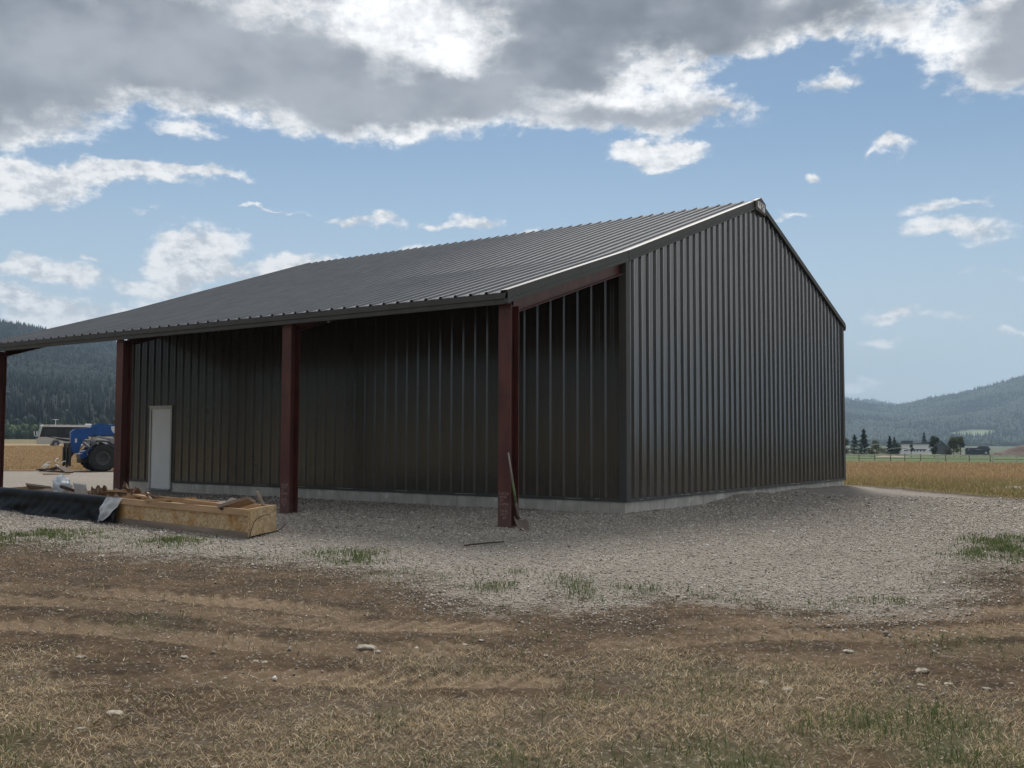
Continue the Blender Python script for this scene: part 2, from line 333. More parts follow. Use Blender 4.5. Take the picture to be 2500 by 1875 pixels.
# ------------------------------------------------------------------ noise + terrain
def vn(x, y, seed=0):
    xi = np.floor(x).astype(np.int64); yi = np.floor(y).astype(np.int64); fx = x-xi; fy = y-yi
    fx = fx*fx*(3-2*fx); fy = fy*fy*(3-2*fy)
    def h(a, b):
        n_ = (a*374761393+b*668265263+seed*1274126177) & 0xffffffff
        n_ = ((n_ ^ (n_ >> 13))*1274126177) & 0xffffffff
        return ((n_ ^ (n_ >> 16)) & 0xffff)/65535.
    return (h(xi, yi)*(1-fx)+h(xi+1, yi)*fx)*(1-fy)+(h(xi, yi+1)*(1-fx)+h(xi+1, yi+1)*fx)*fy
def fbm(x, y, o=4, seed=0):
    s = 0; a = .5; t_ = 0
    for i in range(o): s = s+a*vn(x*2**i, y*2**i, seed+i); t_ += a; a *= .5
    return s/t_-.5
def sstep(a, b, x):
    t_ = np.clip((x-a)/(b-a), 0, 1); return t_*t_*(3-2*t_)
def terr(x, y):
    x = np.asarray(x, float); y = np.asarray(y, float)
    dx = x-CAM[0]; dy = y-CAM[1]; fw = dx*F2[0]+dy*F2[1]; lt = dx*R2[0]+dy*R2[1]
    r = np.hypot(dx, dy); a = np.degrees(np.arctan2(lt, fw))
    zr = np.interp(r, [0, 6, 12, 27, 34, 45, 130, 230, 480, 1000, 3500], [-.25, -.22, -.02, -.02, -.14, -.42, -1.02, -1.9, -4.1, -5., -5.5])
    zl = np.interp(r, [0, 6, 12, 30, 53, 90, 180, 400, 900, 3500], [-.25, -.22, -.02, -.06, -.28, -.22, .16, 1.3, 1.5, 1.5])
    w = sstep(-8, 16, a)
    return zl*(1-w)+zr*w + .03*fbm(x*.5, y*.5, 3, 3)*sstep(3, 6, r)
def gp(u, v, dz=0.):
    d = ray(u, v); z = 0.
    for i in range(12):
        p = CAM+d*(z+dz-CAM[2])/d[2]
        z = .5*z+.5*float(terr(p[0], p[1]))
    p = CAM+d*(z+dz-CAM[2])/d[2]
    return p
def at_r(u, r):            # ground point straight under photo column u at distance r
    d = ray(u, 952); d = d[:2]/np.linalg.norm(d[:2]); x, y = CAM[0]+d[0]*r, CAM[1]+d[1]*r
    return np.array([x, y, float(terr(x, y))])
# gravel yard outline
near_edge = [(-120, 1148), (60, 1163), (180, 1188), (330, 1204), (480, 1212), (640, 1222), (800, 1238), (900, 1262), (960, 1296), (1040, 1322),
             (1200, 1318), (1350, 1308), (1500, 1298), (1650, 1310), (1780, 1328), (1900, 1338), (2020, 1325), (2075, 1290), (2140, 1240), (2212, 1205), (2330, 1170)]
GR = [tuple(gp(*q)[:2]) for q in near_edge]
GR += [tuple(gp(*q)[:2]) for q in [(2330, 1092), (2212, 1081), (2110, 1073), (1955, 1059), (1850, 1049)]] + [(19., 6.), (19., 30.), (8., 44.)]
GR += [tuple(gp(*q)[:2]) for q in [(400, 1018), (250, 1018), (0, 1018), (-150, 1018)]] + [tuple(gp(-400, 1060)[:2])]
GR = np.array(GR)
def sdist(x, y, poly):
    x = x.ravel(); y = y.ravel(); best = np.full(x.shape, 1e9); ins = np.zeros(x.shape, bool); n_ = len(poly)
    for i in range(n_):
        ax, ay = poly[i]; bx, by = poly[(i+1) % n_]; ex, ey = bx-ax, by-ay
        t_ = np.clip(((x-ax)*ex+(y-ay)*ey)/(ex*ex+ey*ey+1e-12), 0, 1)
        best = np.minimum(best, np.hypot(x-ax-t_*ex, y-ay-t_*ey))
        c = ((ay > y) != (by > y)); xx = ax+(y-ay)*ex/(ey if abs(ey) > 1e-12 else 1e-12); ins ^= (c & (x < xx))
    return np.where(ins, best, -best)
def ell(x, y, u, v, ru, rv):      # soft patch on the ground
    c = gp(u, v); r = math.hypot(c[0]-CAM[0], c[1]-CAM[1]); d = (c[:2]-CAM[:2])/r
    a = ru*K/FPX*r; b = max(.05, abs(np.linalg.norm(gp(u, v-rv)[:2]-CAM[:2])-np.linalg.norm(gp(u, v+rv)[:2]-CAM[:2]))/2)
    dx = x-c[0]; dy = y-c[1]; p = dx*d[0]+dy*d[1]; q = dx*d[1]-dy*d[0]
    return np.exp(-((p/b)**2+(q/a)**2)*1.1)
def straw_w(x, y):
    r = np.hypot(x-CAM[0], y-CAM[1])
    w = .90*sstep(7.5, 5.9, r)+1.7*fbm(x*.8, y*.8, 5, 21)-.28*sstep(6.8, 8, r)
    for q in [(60, 1500, 190, 70, .7), (30, 1420, 130, 25, .5), (1000, 1440, 260, 34, .55), (1380, 1405, 200, 24, .4), (1700, 1480, 320, 40, .5), (2000, 1430, 260, 40, .4), (1950, 1540, 380, 60, .5), (1150, 1560, 300, 40, .3), (2100, 1350, 150, 25, .3), (850, 1540, 300, 50, .3)]:
        w = w+q[4]*ell(x, y, *q[:4])
    for q in [(450, 1440, 420, 80, .45), (1250, 1495, 260, 28, .6), (1000, 1370, 900, 30, .2)]:
        w = w-q[4]*ell(x, y, *q[:4])
    return np.clip(w, 0, 1)
GREENS = [(365, 1172, 70, 10, .9), (770, 1205, 70, 16, 1.), (700, 1200, 60, 10, .4), (1070, 1270, 70, 14, .8), (1270, 1275, 75, 20, 1.), (1215, 1250, 30, 10, .7), (1120, 1240, 25, 8, .6), (1400, 1275, 60, 12, .5), (1530, 1285, 50, 12, .5),
          (1840, 1310, 60, 16, .7), (1950, 1298, 70, 12, .6), (2170, 1180, 75, 26, 1.), (2130, 1200, 50, 8, .6), (1700, 1300, 120, 10, .35), (900, 1245, 160, 14, .3),
          (320, 1345, 70, 18, .45), (120, 1130, 160, 16, .6), (60, 1160, 130, 16, .6), (860, 1560, 60, 30, .35), (1840, 1560, 90, 40, .5), (2140, 1645, 170, 50, 1.2), (1500, 1630, 260, 40, .45), (1000, 1640, 300, 30, .4), (1900, 1560, 260, 50, .45), (2060, 1560, 80, 30, .6), (1740, 1585, 60, 26, .4), (1560, 1640, 70, 30, .5), (1080, 1620, 70, 40, .35), (30, 1600, 80, 60, .5), (680, 1600, 70, 30, .25), (1260, 1500, 60, 20, .3), (2080, 1390, 120, 30, .35), (1050, 1450, 50, 14, .3)]
def green_w(x, y):
    w = .42*np.clip(fbm(x*1.3, y*1.3, 4, 31)*3.5+.1, 0, 1)*sstep(8.5, 5.2, np.hypot(x-CAM[0], y-CAM[1]))
    for q in GREENS: w = w+q[4]*ell(x, y, *q[:4])
    return np.clip(w, 0, 1)
TRK = [[(-120, 1262), (100, 1272), (300, 1284), (520, 1300), (760, 1326)], [(-120, 1290), (200, 1305), (420, 1318), (640, 1345), (860, 1352), (1050, 1355)],
       [(-120, 1346), (150, 1352), (350, 1368), (560, 1392), (760, 1402), (980, 1400)], [(150, 1475), (400, 1468), (620, 1462), (900, 1468), (1150, 1465)],
       [(1330, 1392), (1500, 1375), (1680, 1368), (1900, 1372), (2330, 1352)], [(1500, 1345), (1700, 1342), (1950, 1330), (2330, 1312)], [(1650, 1425), (1900, 1418), (2330, 1400)]]
TRKW = [[gp(*q)[:2] for q in tr] for tr in TRK]
def tracks(x, y):
    H = np.zeros(x.shape); Wt = np.zeros(x.shape)
    for j, tr in enumerate(TRKW):
        s0 = 0; bd = np.full(x.shape, 1e9); bs = np.zeros(x.shape); bt = np.zeros(x.shape)
        for i in range(len(tr)-1):
            a, b_ = tr[i], tr[i+1]; e = b_-a; Ln = np.hypot(*e); e = e/Ln
            t_ = np.clip((x-a[0])*e[0]+(y-a[1])*e[1], 0, Ln); px = x-a[0]-t_*e[0]; py = y-a[1]-t_*e[1]
            d = np.hypot(px, py); sgn = px*e[1]-py*e[0]; m_ = d < bd
            bd = np.where(m_, d, bd); bs = np.where(m_, s0+t_, bs); bt = np.where(m_, sgn, bt); s0 += Ln
        wob = .04*fbm(x*2, y*2, 2, 40+j)
        w = sstep(.24, .15, bd+wob)*np.clip(.55+1.6*fbm(x*.8, y*.8, 3, 50+j), 0, 1)
        lug = np.sin(2*np.pi*(bs/.17+(1 if j % 2 else -1)*bt/.34+.7*fbm(x*3, y*3, 3, 60+j)))
        H += w*(-.016+.014*np.clip(lug*1.6, -1, 1))+.010*np.exp(-((bd-.30)/.07)**2)*np.clip(.5+1.5*fbm(x*1.5, y*1.5, 3, 80+j), 0, 1); Wt = np.maximum(Wt, w)
    return H, Wt
def near_relief(x, y, r):
    sg = sdist(x, y, GR).reshape(x.shape)
    nearm = sstep(22, 15, r)*sstep(1.5, 3.5, r)
    rough = (.030*fbm(x*4, y*4, 4, 5)+.026*fbm(x*20, y*20, 3, 7))*nearm*sstep(.4, -.2, sg)
    grav = (.03*fbm(x*1.4, y*1.4, 3, 9)+.010*fbm(x*16, y*16, 3, 8))*sstep(60, 30, r)*sstep(-.2, .5, sg)
    h, w = tracks(x, y)
    m = (sg < .3)
    # gravel heaped against the gable wall
    hp = .13*sstep(1.6, 0., np.abs(y+.15))*sstep(3.2, 5., x)*sstep(14.6, 12.6, x)*np.clip(.8+1.2*fbm(x*1.1, y*1.1, 3, 70), 0, 1.3)
    hp = hp*sstep(-2.6, -.3, y)
    return rough+grav+h*nearm*m+hp, sg, w*m
# ------------------------------------------------------------------ ground
def grid_faces(nr, nc, wrap=False):
    i, j = np.meshgrid(np.arange(nr-1), np.arange(nc if wrap else nc-1), indexing='ij'); j2 = (j+1) % nc
    return np.stack([i*nc+j, i*nc+j2, (i+1)*nc+j2, (i+1)*nc+j], -1).reshape(-1)
rs = np.concatenate([np.linspace(.2, 4, 14)[:-1], np.linspace(4, 17, 520)[:-1], np.geomspace(17, 60, 210)[:-1], np.geomspace(60, 3800, 90)])
azs = np.radians(np.concatenate([np.arange(-31, 31, .095), np.arange(31, 329, 3.)]))
Rg, Ag = np.meshgrid(rs, azs, indexing='ij'); yw = Ag+YAW
X = CAM[0]+Rg*np.sin(yw); Y = CAM[1]+Rg*np.cos(yw)
rel, sg, tw = near_relief(X, Y, Rg)
Z = terr(X, Y)+rel
V = np.stack([X, Y, Z], -1).reshape(-1, 3)
gr = np_mesh('ground', V, grid_faces(len(rs), len(azs), True)[::1], 4, [], smooth_=True)
def fattr(o, name, arr):
    a = o.data.attributes.new(name, 'FLOAT', 'POINT'); a.data.foreach_set('value', arr.astype(np.float32).ravel())
fattr(gr, 'sg', np.clip(sg, -3, 3)); fattr(gr, 'tw', tw)
fattr(gr, 'straw', straw_w(X, Y)); fattr(gr, 'green', green_w(X, Y))
fld = sstep(-.3, -1.2, sg.reshape(Rg.shape))*sstep(20, 25, Rg); fattr(gr, 'field', fld); fattr(gr, 'far', Rg); fattr(gr, 'side', sstep(-.2, .2, Ag)*(Ag < 3.1))
tag(gr, kind='structure')
m = bpy.data.materials.new('yard ground'); m.use_nodes = True; t = m.node_tree; N = t.nodes; L = t.links; nt = t
b = N['Principled BSDF']; b.inputs['Roughness'].default_value = .95; b.inputs['Specular IOR Level'].default_value = .15
def at(name): a = nd('ShaderNodeAttribute'); a.attribute_name = name; return a.outputs['Fac']
geo = nd('ShaderNodeNewGeometry'); pos = geo.outputs['Position']
def vor(vec, sc):
    n_ = nd('ShaderNodeTexVoronoi'); put(n_.inputs['Vector'], vec); n_.inputs['Scale'].default_value = sc; return n_
def ramp(f, stops):
    n_ = nd('ShaderNodeValToRGB'); put(n_.inputs[0], f); e_ = n_.color_ramp.elements
    e_[0].position = stops[0][0]; e_[0].color = (*stops[0][1], 1); e_[1].position = stops[-1][0]; e_[1].color = (*stops[-1][1], 1)
    for p_, c_ in stops[1:-1]: q = e_.new(p_); q.color = (*c_, 1)
    return n_.outputs[0]
v1 = vor(pos, 34); v2 = vor(pos, 15); v3 = vor(pos, 70)
def sepx(c): n_ = nd('ShaderNodeSeparateXYZ'); put(n_.inputs[0], c); return n_.outputs[0]
pc1 = ramp(sepx(v1.outputs['Color']), [(0, (.23, .197, .165)), (.45, (.37, .325, .278)), (.8, (.42, .37, .32)), (1, (.62, .57, .51))])
gcol_ = mixc(smooth(noise(pos, .55, 4, .6), .35, .65), pc1, mixc(.5, pc1, (.30, .265, .225, 1)))
gstr = noise(vmt('MULTIPLY', pos, (.25, 1.6, 1)).outputs[0], 1.1, 5, .6)
gcol_ = mixc(smooth(gstr, .46, .68, 0, .35), gcol_, (.19, .168, .142, 1))
gcol_ = mixc(mth('MULTIPLY', smooth(v1.outputs['Distance'], .016, .026), .45), gcol_, (.12, .105, .09, 1))
n1 = noise(pos, 2.2, 8, .65); n2 = noise(pos, 14, 6, .7); n3 = noise(pos, .7, 5, .6)
dirt = mixc(smooth(n1, .35, .65), (.038, .024, .013, 1), (.088, .056, .031, 1))
dirt = mixc(smooth(n2, .45, .75, 0, .5), dirt, (.125, .082, .048, 1))
dirt = mixc(mth('MULTIPLY', at('tw'), .75), dirt, (.25, .178, .112, 1))
straw = mixc(smooth(n2, .3, .7), (.055, .041, .027, 1), (.125, .095, .060, 1))
sw = smooth(mth('ADD', at('straw'), mth('MULTIPLY', mth('SUBTRACT', n2, .5), .9)), .35, .75, 0, .8)
gnd = mixc(sw, dirt, straw)
gnd = mixc(mth('MULTIPLY', at('green'), .45), gnd, (.075, .085, .035, 1))
# scattered grit in the dirt
gnd = mixc(smooth(sepx(v3.outputs['Color']), .94, .96, 0, .6), gnd, (.30, .27, .23, 1))
gf = smooth(mth('ADD', at('sg'), mth('ADD', mth('MULTIPLY', mth('SUBTRACT', n1, .5), 2.6), mth('MULTIPLY', mth('SUBTRACT', n2, .5), 2.2))), -.2, .6)
gnd = mixc(gf, gnd, gcol_)
# fields
fa = at('far'); fn = noise(vmt('MULTIPLY', pos, (1, 1, 1)).outputs[0], .6, 6, .65); fn2 = noise(pos, .035, 3, .5)
fc = mixc(smooth(fn, .3, .7), (.25, .18, .095, 1), (.34, .235, .125, 1))
fgreen = mixc(smooth(fn, .35, .65), (.14, .125, .055, 1), (.25, .205, .10, 1))
fc = mixc(smooth(fa, 45, 28), fc, fgreen)
fcr = mixc(smooth(fa, 100, 112), fc, (.085, .12, .045, 1))
fcl = mixc(smooth(fa, 200, 240), fc, (.16, .135, .07, 1))
fc = mixc(at('side'), fcl, fcr)
fc = mixc(mth('MULTIPLY', smooth(fa, 210, 330), at('side')), fc, mixc(smooth(fn2, .4, .6), (.075, .095, .055, 1), (.12, .13, .08, 1)))
gnd = mixc(at('field'), gnd, fc)
L.new(gnd, b.inputs['Base Color'])
hgt = mth('ADD', mth('MULTIPLY', mth('SUBTRACT', .5, v1.outputs['Distance']), mth('MULTIPLY', gf, .4)), mth('MULTIPLY', n2, .9))
bp = nd('ShaderNodeBump'); bp.inputs['Strength'].default_value = .8; bp.inputs['Distance'].default_value = .03; put(bp.inputs['Height'], hgt); L.new(bp.outputs[0], b.inputs['Normal'])
gr.data.materials.append(m)

# fast height lookup incl. relief
def zg(x, y):
    x = np.atleast_1d(x); y = np.atleast_1d(y)
    return terr(x, y)+near_relief(x, y, np.hypot(x-CAM[0], y-CAM[1]))[0]

# ------------------------------------------------------------------ the building
YL = 15.42; XE, ZE = -3.85, 3.575; ZK = 4.79; XR, ZR = 6.576, 7.08; WB = 13.147; XF = 13.30; ZF = ZR-(ZR-ZK)/XR*(XF-XR)
def roof_z(x):
    return ZE+(ZK-ZE)*(x-XE)/(0-XE) if x < 0 else (ZK+(ZR-ZK)*x/XR if x < XR else ZR-(ZR-ZK)/XR*(x-XR))
bld = empty('metal_building')
tag(bld, 'charcoal ribbed metal barn with an open lean-to on red steel posts', 'building')
def profile(a, b_, phase, h=.032, minor=.005):
    P_ = [(a, 0.)]; k = math.floor((a-phase)/.3048)
    while phase+k*.3048 < b_+.1:
        y = phase+k*.3048
        for dy, hh in ((-.038, 0), (-.014, h), (.014, h), (.038, 0), (.112, 0), (.120, minor), (.132, minor), (.140, 0), (.165, 0), (.173, minor), (.185, minor), (.193, 0)):
            if a < y+dy < b_: P_.append((y+dy, hh))
        k += 1
    P_.append((b_, 0.)); return P_
def roof_sheet(name, xs, parent):
    pr = profile(-.06, YL, .03); V = []; n_ = len(pr)
    for x in xs:
        for (y, h) in pr: V.append((x, y, roof_z(x)+h))
    nf = []; s = 1 if xs[-1] > xs[0] else -1
    for i in range(len(xs)-1):
        for j in range(n_-1): nf.append((i*n_+j, (i+1)*n_+j, (i+1)*n_+j+1, i*n_+j+1))
    mb = MB(); mb.add(V, nf)
    # screws with washers along the purlin lines
    for x in np.arange(min(xs)+.35, max(xs)-.1, 1.52):
        k = 0
        while .03+k*.3048 < YL:
            if .03+k*.3048 > 0:
                y = .03+k*.3048+.062; z = roof_z(x); mb.box((x-.010, y-.010, z+.001), (x+.010, y+.010, z+.014), 1)
            k += 1
    # deck underside
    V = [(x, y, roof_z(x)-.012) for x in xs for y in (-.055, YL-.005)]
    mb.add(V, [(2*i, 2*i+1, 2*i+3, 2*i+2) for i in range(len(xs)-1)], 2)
    if xs[0] < 0:
        k = 0
        while .03+k*.3048 < YL:
            y = .03+k*.3048; mb.add([(XE-.004, y-.038, ZE-.01), (XE-.004, y+.038, ZE-.01), (XE-.004, y+.014, ZE+.031), (XE-.004, y-.014, ZE+.031)], [(0, 1, 2, 3), (3, 2, 1, 0)], 3); k += 1
    return mb.build(name, ['roof', 'screw', 'under', 'black'], parent)
roof_sheet('roof_panel', [XE, XE/2, 0, XR*.33, XR*.66, XR-.02], bld)
roof_sheet('roof_panel', [XR+.02, (XR+XF)/2, XF], bld)
mb = MB(); pr = profile(-.07, YL+.01, .03)
V = [(x, y, roof_z(x)+h+.007+(.01 if x == XR else 0)) for x in (XR-.17, XR, XR+.17) for (y, h) in pr]; n_ = len(pr)
mb.add(V, [(i*n_+j, (i+1)*n_+j, (i+1)*n_+j+1, i*n_+j+1) for i in range(2) for j in range(n_-1)])
mb.build('ridge_cap', 'roof', bld)
def wall_x(name, y, x0, x1, zb, ztop, sgn, parent, phase=-.027):
    pr = profile(x0, x1, phase, .034, .004); V = []; n_ = len(pr)
    zs = [0, .12, .25, .38, .5, .62, .75, .88, 1]
    for q in zs:
        for (x, h) in pr:
            z1 = ztop(x); V.append((x+.004*math.sin(q*9+x*5)*(h > .01)*(0 < q < 1), y+sgn*(h+.018+.0055*(float(vn(np.array([x*2.3]), np.array([q*3.+x*.4]), 5)[0])-.5)*(0 < q < 1)), zb+(z1-zb)*q))
    return mesh_obj(name, V, [(i*n_+j, i*n_+j+1, (i+1)*n_+j+1, (i+1)*n_+j) if sgn < 0 else (i*n_+j, (i+1)*n_+j, (i+1)*n_+j+1, i*n_+j+1) for i in range(len(zs)-1) for j in range(n_-1)], 'siding', parent, scr=(y+sgn*.019, sgn, ztop, zb, x0, x1, phase))
def wall_y(name, x, y0, y1, z0, z1, sgn, parent, phase=.11):
    pr = profile(y0, y1, phase, .032, .004); n_ = len(pr)
    V = [(x+sgn*(h+.018), y, z) for z in (z0, z1) for (y, h) in pr]
    return mesh_obj(name, V, [(j, j+n_, j+n_+1, j+1) if sgn < 0 else (j, j+1, j+n_+1, j+n_) for j in range(n_-1)], 'siding', parent)
ZS = .225
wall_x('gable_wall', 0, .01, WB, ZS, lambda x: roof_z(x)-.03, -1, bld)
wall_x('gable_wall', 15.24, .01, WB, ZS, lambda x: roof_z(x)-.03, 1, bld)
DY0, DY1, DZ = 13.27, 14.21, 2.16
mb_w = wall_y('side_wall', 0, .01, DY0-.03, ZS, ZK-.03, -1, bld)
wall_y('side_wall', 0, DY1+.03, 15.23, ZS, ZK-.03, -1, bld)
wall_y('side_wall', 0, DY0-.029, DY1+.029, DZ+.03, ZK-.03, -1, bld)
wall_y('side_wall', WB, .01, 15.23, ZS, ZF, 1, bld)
# base trims, corner trims
mb = MB()
mb.box((-.065, -.062, ZS-.035), (WB+.062, -.048, ZS+.02)); mb.box((-.06, -.05, ZS+.02), (WB+.06, -.02, ZS+.023))
mb.build('base_trim', 'trim', bld)
mb = MB()
for a, b_ in ((-.045, DY0-.035), (DY1+.035, 15.27)): mb.box((-.064, a, ZS-.035), (-.050, b_, ZS+.02))
mb.build('base_trim', 'trim', bld)
for (x0, x1, y0, y1, zt) in ((-.066, .085, -.066, .085, ZK-.08), (WB-.085, WB+.066, -.066, .085, ZF-.02), (-.066, .085, 15.155, 15.306, ZK-.08), (WB-.085, WB+.066, 15.155, 15.306, ZF-.02)):
    mb = MB(); mb.box((x0, y0, ZS-.03), (x1, y1, zt)); mb.build('corner_trim', 'trim', bld)
# foundation with form joints
mb = MB()
mb.box((-.03, -.012, -.6), (WB+.03, .25, ZS-.012)); mb.box((-.03, .25, -.6), (.25, DY0-.02, ZS-.012)); mb.box((-.03, DY1+.02, -.6), (.25, 15.25, ZS-.012)); mb.box((-.03, DY0-.019, -.6), (.25, DY1+.019, .0))
mb.box((WB-.25, .25, -.6), (WB+.03, 15.25, ZS-.012))
for k in range(22):
    x = .35+k*.61
    if x < WB: mb.box((x, -.0145, -.3), (x+.006, -.0119, ZS-.02), 1)
for k in range(21):
    y = .3+k*.61+.1*math.sin(k*3)
    if y < DY0-.1: mb.box((-.0325, y, -.3), (-.0299, y+.006, ZS-.02), 1)
MT['joint'] = material('concrete joint', (.17, .165, .15), .95)
mb.build('foundation', ['concrete', 'joint'], bld)
# white scraps of sealant along the base
mb = MB()
for (x, w_) in ((.45, .12), (.75, .1), (2.2, .12), (2.42, .2), (2.95, .2), (3.6, .2), (4.1, .3), (6.0, .2), (7.6, .1), (8.6, .25), (9.0, .3), (11.0, .3), (11.4, .35)):
    mb.box((x, -.0655, ZS-.002+.012*math.sin(x*9)), (x+w_, -.0622, ZS+.004+.012*math.sin(x*9)))
for (y, w_) in ((2.3, .3), (3.4, .5), (5.2, .35), (6.8, .5), (8.3, .4), (9.6, .5), (.5, .1), (.9, .35)):
    mb.box((-.0675, y, ZS+.002+.006*math.sin(y*5)), (-.0642, y+w_, ZS+.007+.006*math.sin(y*5)))
MT['caulk'] = material('sealant', (.5, .5, .48), .8)
tag(mb.build('sealant', 'caulk', bld), kind='stuff')
# rake trims: gable side. profile: face + step lip + top flange
def rake(name, xa, xb, y, sgn, h, parent, cut=0.):
    mb = MB(); za, zb_ = roof_z(xa), roof_z(xb)
    def strip(yy0, zz0, yy1, zz1, t_):
        V = []
        for x, z in ((xa, za), (xb, zb_)):
            V += [(x, yy0, z+zz0), (x, yy0, z+zz0-t_), (x, yy1, z+zz1), (x, yy1, z+zz1-t_)]
        mb.add(V, [(0, 4, 6, 2), (1, 3, 7, 5), (0, 1, 5, 4), (2, 6, 7, 3), (0, 2, 3, 1), (4, 5, 7, 6)])
    strip(y, .040, y-sgn*.13, .040, .005)                       # flange over the ribs
    mb.add([(x, yy, z+zz) for x, z in ((xa, za), (xb, zb_)) for (yy, zz) in ((y, .040), (y+sgn*.012, .040-.0), (y+sgn*.012, .040-h*.66), (y+sgn*.026, .040-h*.70), (y+sgn*.026, .040-h), (y-sgn*.06, .040-h))],
           [(i, i+6, i+7, i+1) if sgn < 0 else (i, i+1, i+7, i+6) for i in range(5)]+[(0, 1, 2, 3, 4, 5), (11, 10, 9, 8, 7, 6)])
    return mb.build(name, 'trim', parent)
rake('rake_trim', XE-.02, -.012, -.075, -1, .205, bld); rake('rake_trim', 0, XR-.30, -.079, -1, .205, bld)
rake('rake_trim', XR+.30, XF+.02, -.079, -1, .15, bld)
rake('rake_trim', XE-.02, -.005, YL-.01, 1, .205, bld); rake('rake_trim', 0, XR, YL-.01, 1, .205, bld); rake('rake_trim', XR, XF, YL-.01, 1, .15, bld)
mb = MB(); mb.prism([(XR+.3, roof_z(XR+.3)-.12), (XF, ZF-.12), (XF, ZF-.10), (XR+.3, roof_z(XR+.3)-.10)], -.10, -.02); mb.build('soffit_strip', 'under', bld)
# eave trims (two step gutter profile)
def eave(name, x, z, sgn, parent):
    pf = [(0, .012), (sgn*.03, .006), (sgn*.03, -.085), (sgn*.012, -.095), (sgn*.012, -.165), (sgn*-.03, -.165), (sgn*-.03, -.0)]
    mb = MB(); V = [(x+a, y, z+c) for y in (-.10, YL) for a, c in pf]; n_ = len(pf)
    mb.add(V, [(i, (i+1) % n_, (i+1) % n_+n_, i+n_) for i in range(n_)]+[tuple(range(n_))[::-1], tuple(range(n_, 2*n_))])
    return mb.build(name, 'trim', parent)
eave('eave_trim', XE+.01, ZE-.015, -1, bld); eave('eave_trim', XF-.01, ZF-.015, 1, bld)
# peak box with sign plate
mb = MB(); pb = [(XR-.34, roof_z(XR-.34)+.052), (XR, ZR+.062), (XR+.30, roof_z(XR+.30)+.052), (XR+.30, roof_z(XR+.3)-.23), (XR-.34, roof_z(XR-.34)-.16)]
mb.prism(pb, -.135, -.02); pk = mb.build('peak_box', 'trim', bld)
mb = MB(); mb.prism([(XR-.22, ZR-.055), (XR+.21, ZR-.085), (XR+.20, ZR-.275), (XR-.23, ZR-.205)], -.145, -.136); sgp = mb.build('sign_plate', 'white', bld)
def text(body, size, loc, rot, mat, parent, name='lettering', ext=.002):
    cu = bpy.data.curves.new(name, 'FONT'); cu.body = body; cu.size = size; cu.extrude = ext; cu.align_x = 'CENTER'; cu.offset = size*.012
    o = bpy.data.objects.new(name, cu); C.collection.objects.link(o); bpy.context.view_layer.update()
    me = bpy.data.meshes.new_from_object(o.evaluated_get(bpy.context.evaluated_depsgraph_get())); bpy.data.objects.remove(o)
    me.materials.clear(); me.materials.append(MT[mat]); q = bpy.data.objects.new(name, me); C.collection.objects.link(q)
    q.location = loc; q.rotation_euler = rot; q.parent = parent; return q
text('F EC B', .115, (XR, -.148, ZR-.165), (math.pi/2, .07, 0), 'ink', sgp)
text('SM a', .075, (XR+.03, -.148, ZR-.235), (math.pi/2, .10, 0), 'ink', sgp)
# door
mb = MB(); fr = .055
mb.box((-.075, DY0, 0), (.02, DY0+fr, DZ)); mb.box((-.075, DY1-fr, 0), (.02, DY1, DZ)); mb.box((-.075, DY0+fr, DZ-fr), (.02, DY1-fr, DZ))
mb.box((-.09, DY0-.02, DZ), (-.03, DY1+.02, DZ+.03)); df = mb.build('door_frame', 'doorframe', bld)
mb = MB(); mb.box((-.045, DY0+fr+.004, .03), (0, DY1-fr-.004, DZ-fr-.004)); dl = mb.build('door', 'door', bld)
mb = MB(); mb.box((-.050, DY1-fr-.004, .02), (-.03, DY1-fr, DZ-fr)); mb.box((-.050, DY0+fr, DZ-fr-.004), (-.03, DY1-fr-.004, DZ-fr)); mb.build('door_gap_shade', 'black', bld)  # black strips stand in for the shade in the gap between frame and leaf
mb = MB(); mb.box((-.11, DY0, -.01), (.0, DY1, .024)); mb.build('door_sill', 'steel', bld)
# dark jamb trim beside the door
mb = MB(); mb.box((-.064, DY0-.03, ZS-.02), (-.0, DY0-.001, DZ+.03)); mb.box((-.064, DY1+.001, ZS-.02), (0, DY1+.03, DZ+.03)); mb.build('jamb_trim', 'trim', bld)
# steel frame: H posts, rafters, purlins
PY = [.058, 4.94, 10.07, 15.12]
px0, px1 = -3.735, -3.515
for i, y in enumerate(PY):
    mb = MB(); hf = .118; zt = ZE-.16
    mb.box((px0, y-hf, .0), (px0+.012, y+hf, zt)); mb.box((px1-.012, y-hf, .0), (px1, y+hf, zt-.02)); mb.box((px0+.012, y-.005, .0), (px1-.012, y+.005, zt))
    po = mb.build('post', 'red', bld)
    mb = MB(); mb.box((px0-.01, y-hf-.01, -.012), (px1+.01, y+hf+.01, -.0)); mb.build('base_plate', 'red', po)
    if i < 2:
        rr = (math.pi/2, 0, -math.pi/2)
        for j, (s, sz, dy) in enumerate([('TUCOR', .058, 0), ('W/W', .058, .02), ('AT', .058, .045), ('COPPER', .05, 0), ('1', .05, -.04), ('LW BL', .05, 0), ('UA 2', .058, .005), ('#1', .058, -.01)]):
            text(s, sz, (px0-.003, y+dy, .475-j*.052), rr, 'chalk', po, 'chalk_writing', .0005)
    # lean-to rafter
    mb = MB(); xa, xb = px1, -.07
    for (o0, o1, w_) in ((-.385, -.373, .08), (-.16, -.15, .08), (-.373, -.16, .004)):
        V = [(x, y+s*w_, roof_z(x)+o) for x in (xa, xb) for o in (o0, o1) for s in (-1, 1)]
        mb.add(V, [(0, 1, 3, 2), (4, 6, 7, 5), (0, 4, 5, 1), (2, 3, 7, 6), (0, 2, 6, 4), (1, 5, 7, 3)])
    mb.build('rafter', 'red', bld)
    mb = MB(); mb.box((.004, y-.1, -.0), (.3, y+.1, ZK-.2)) if i in (1, 2) else None
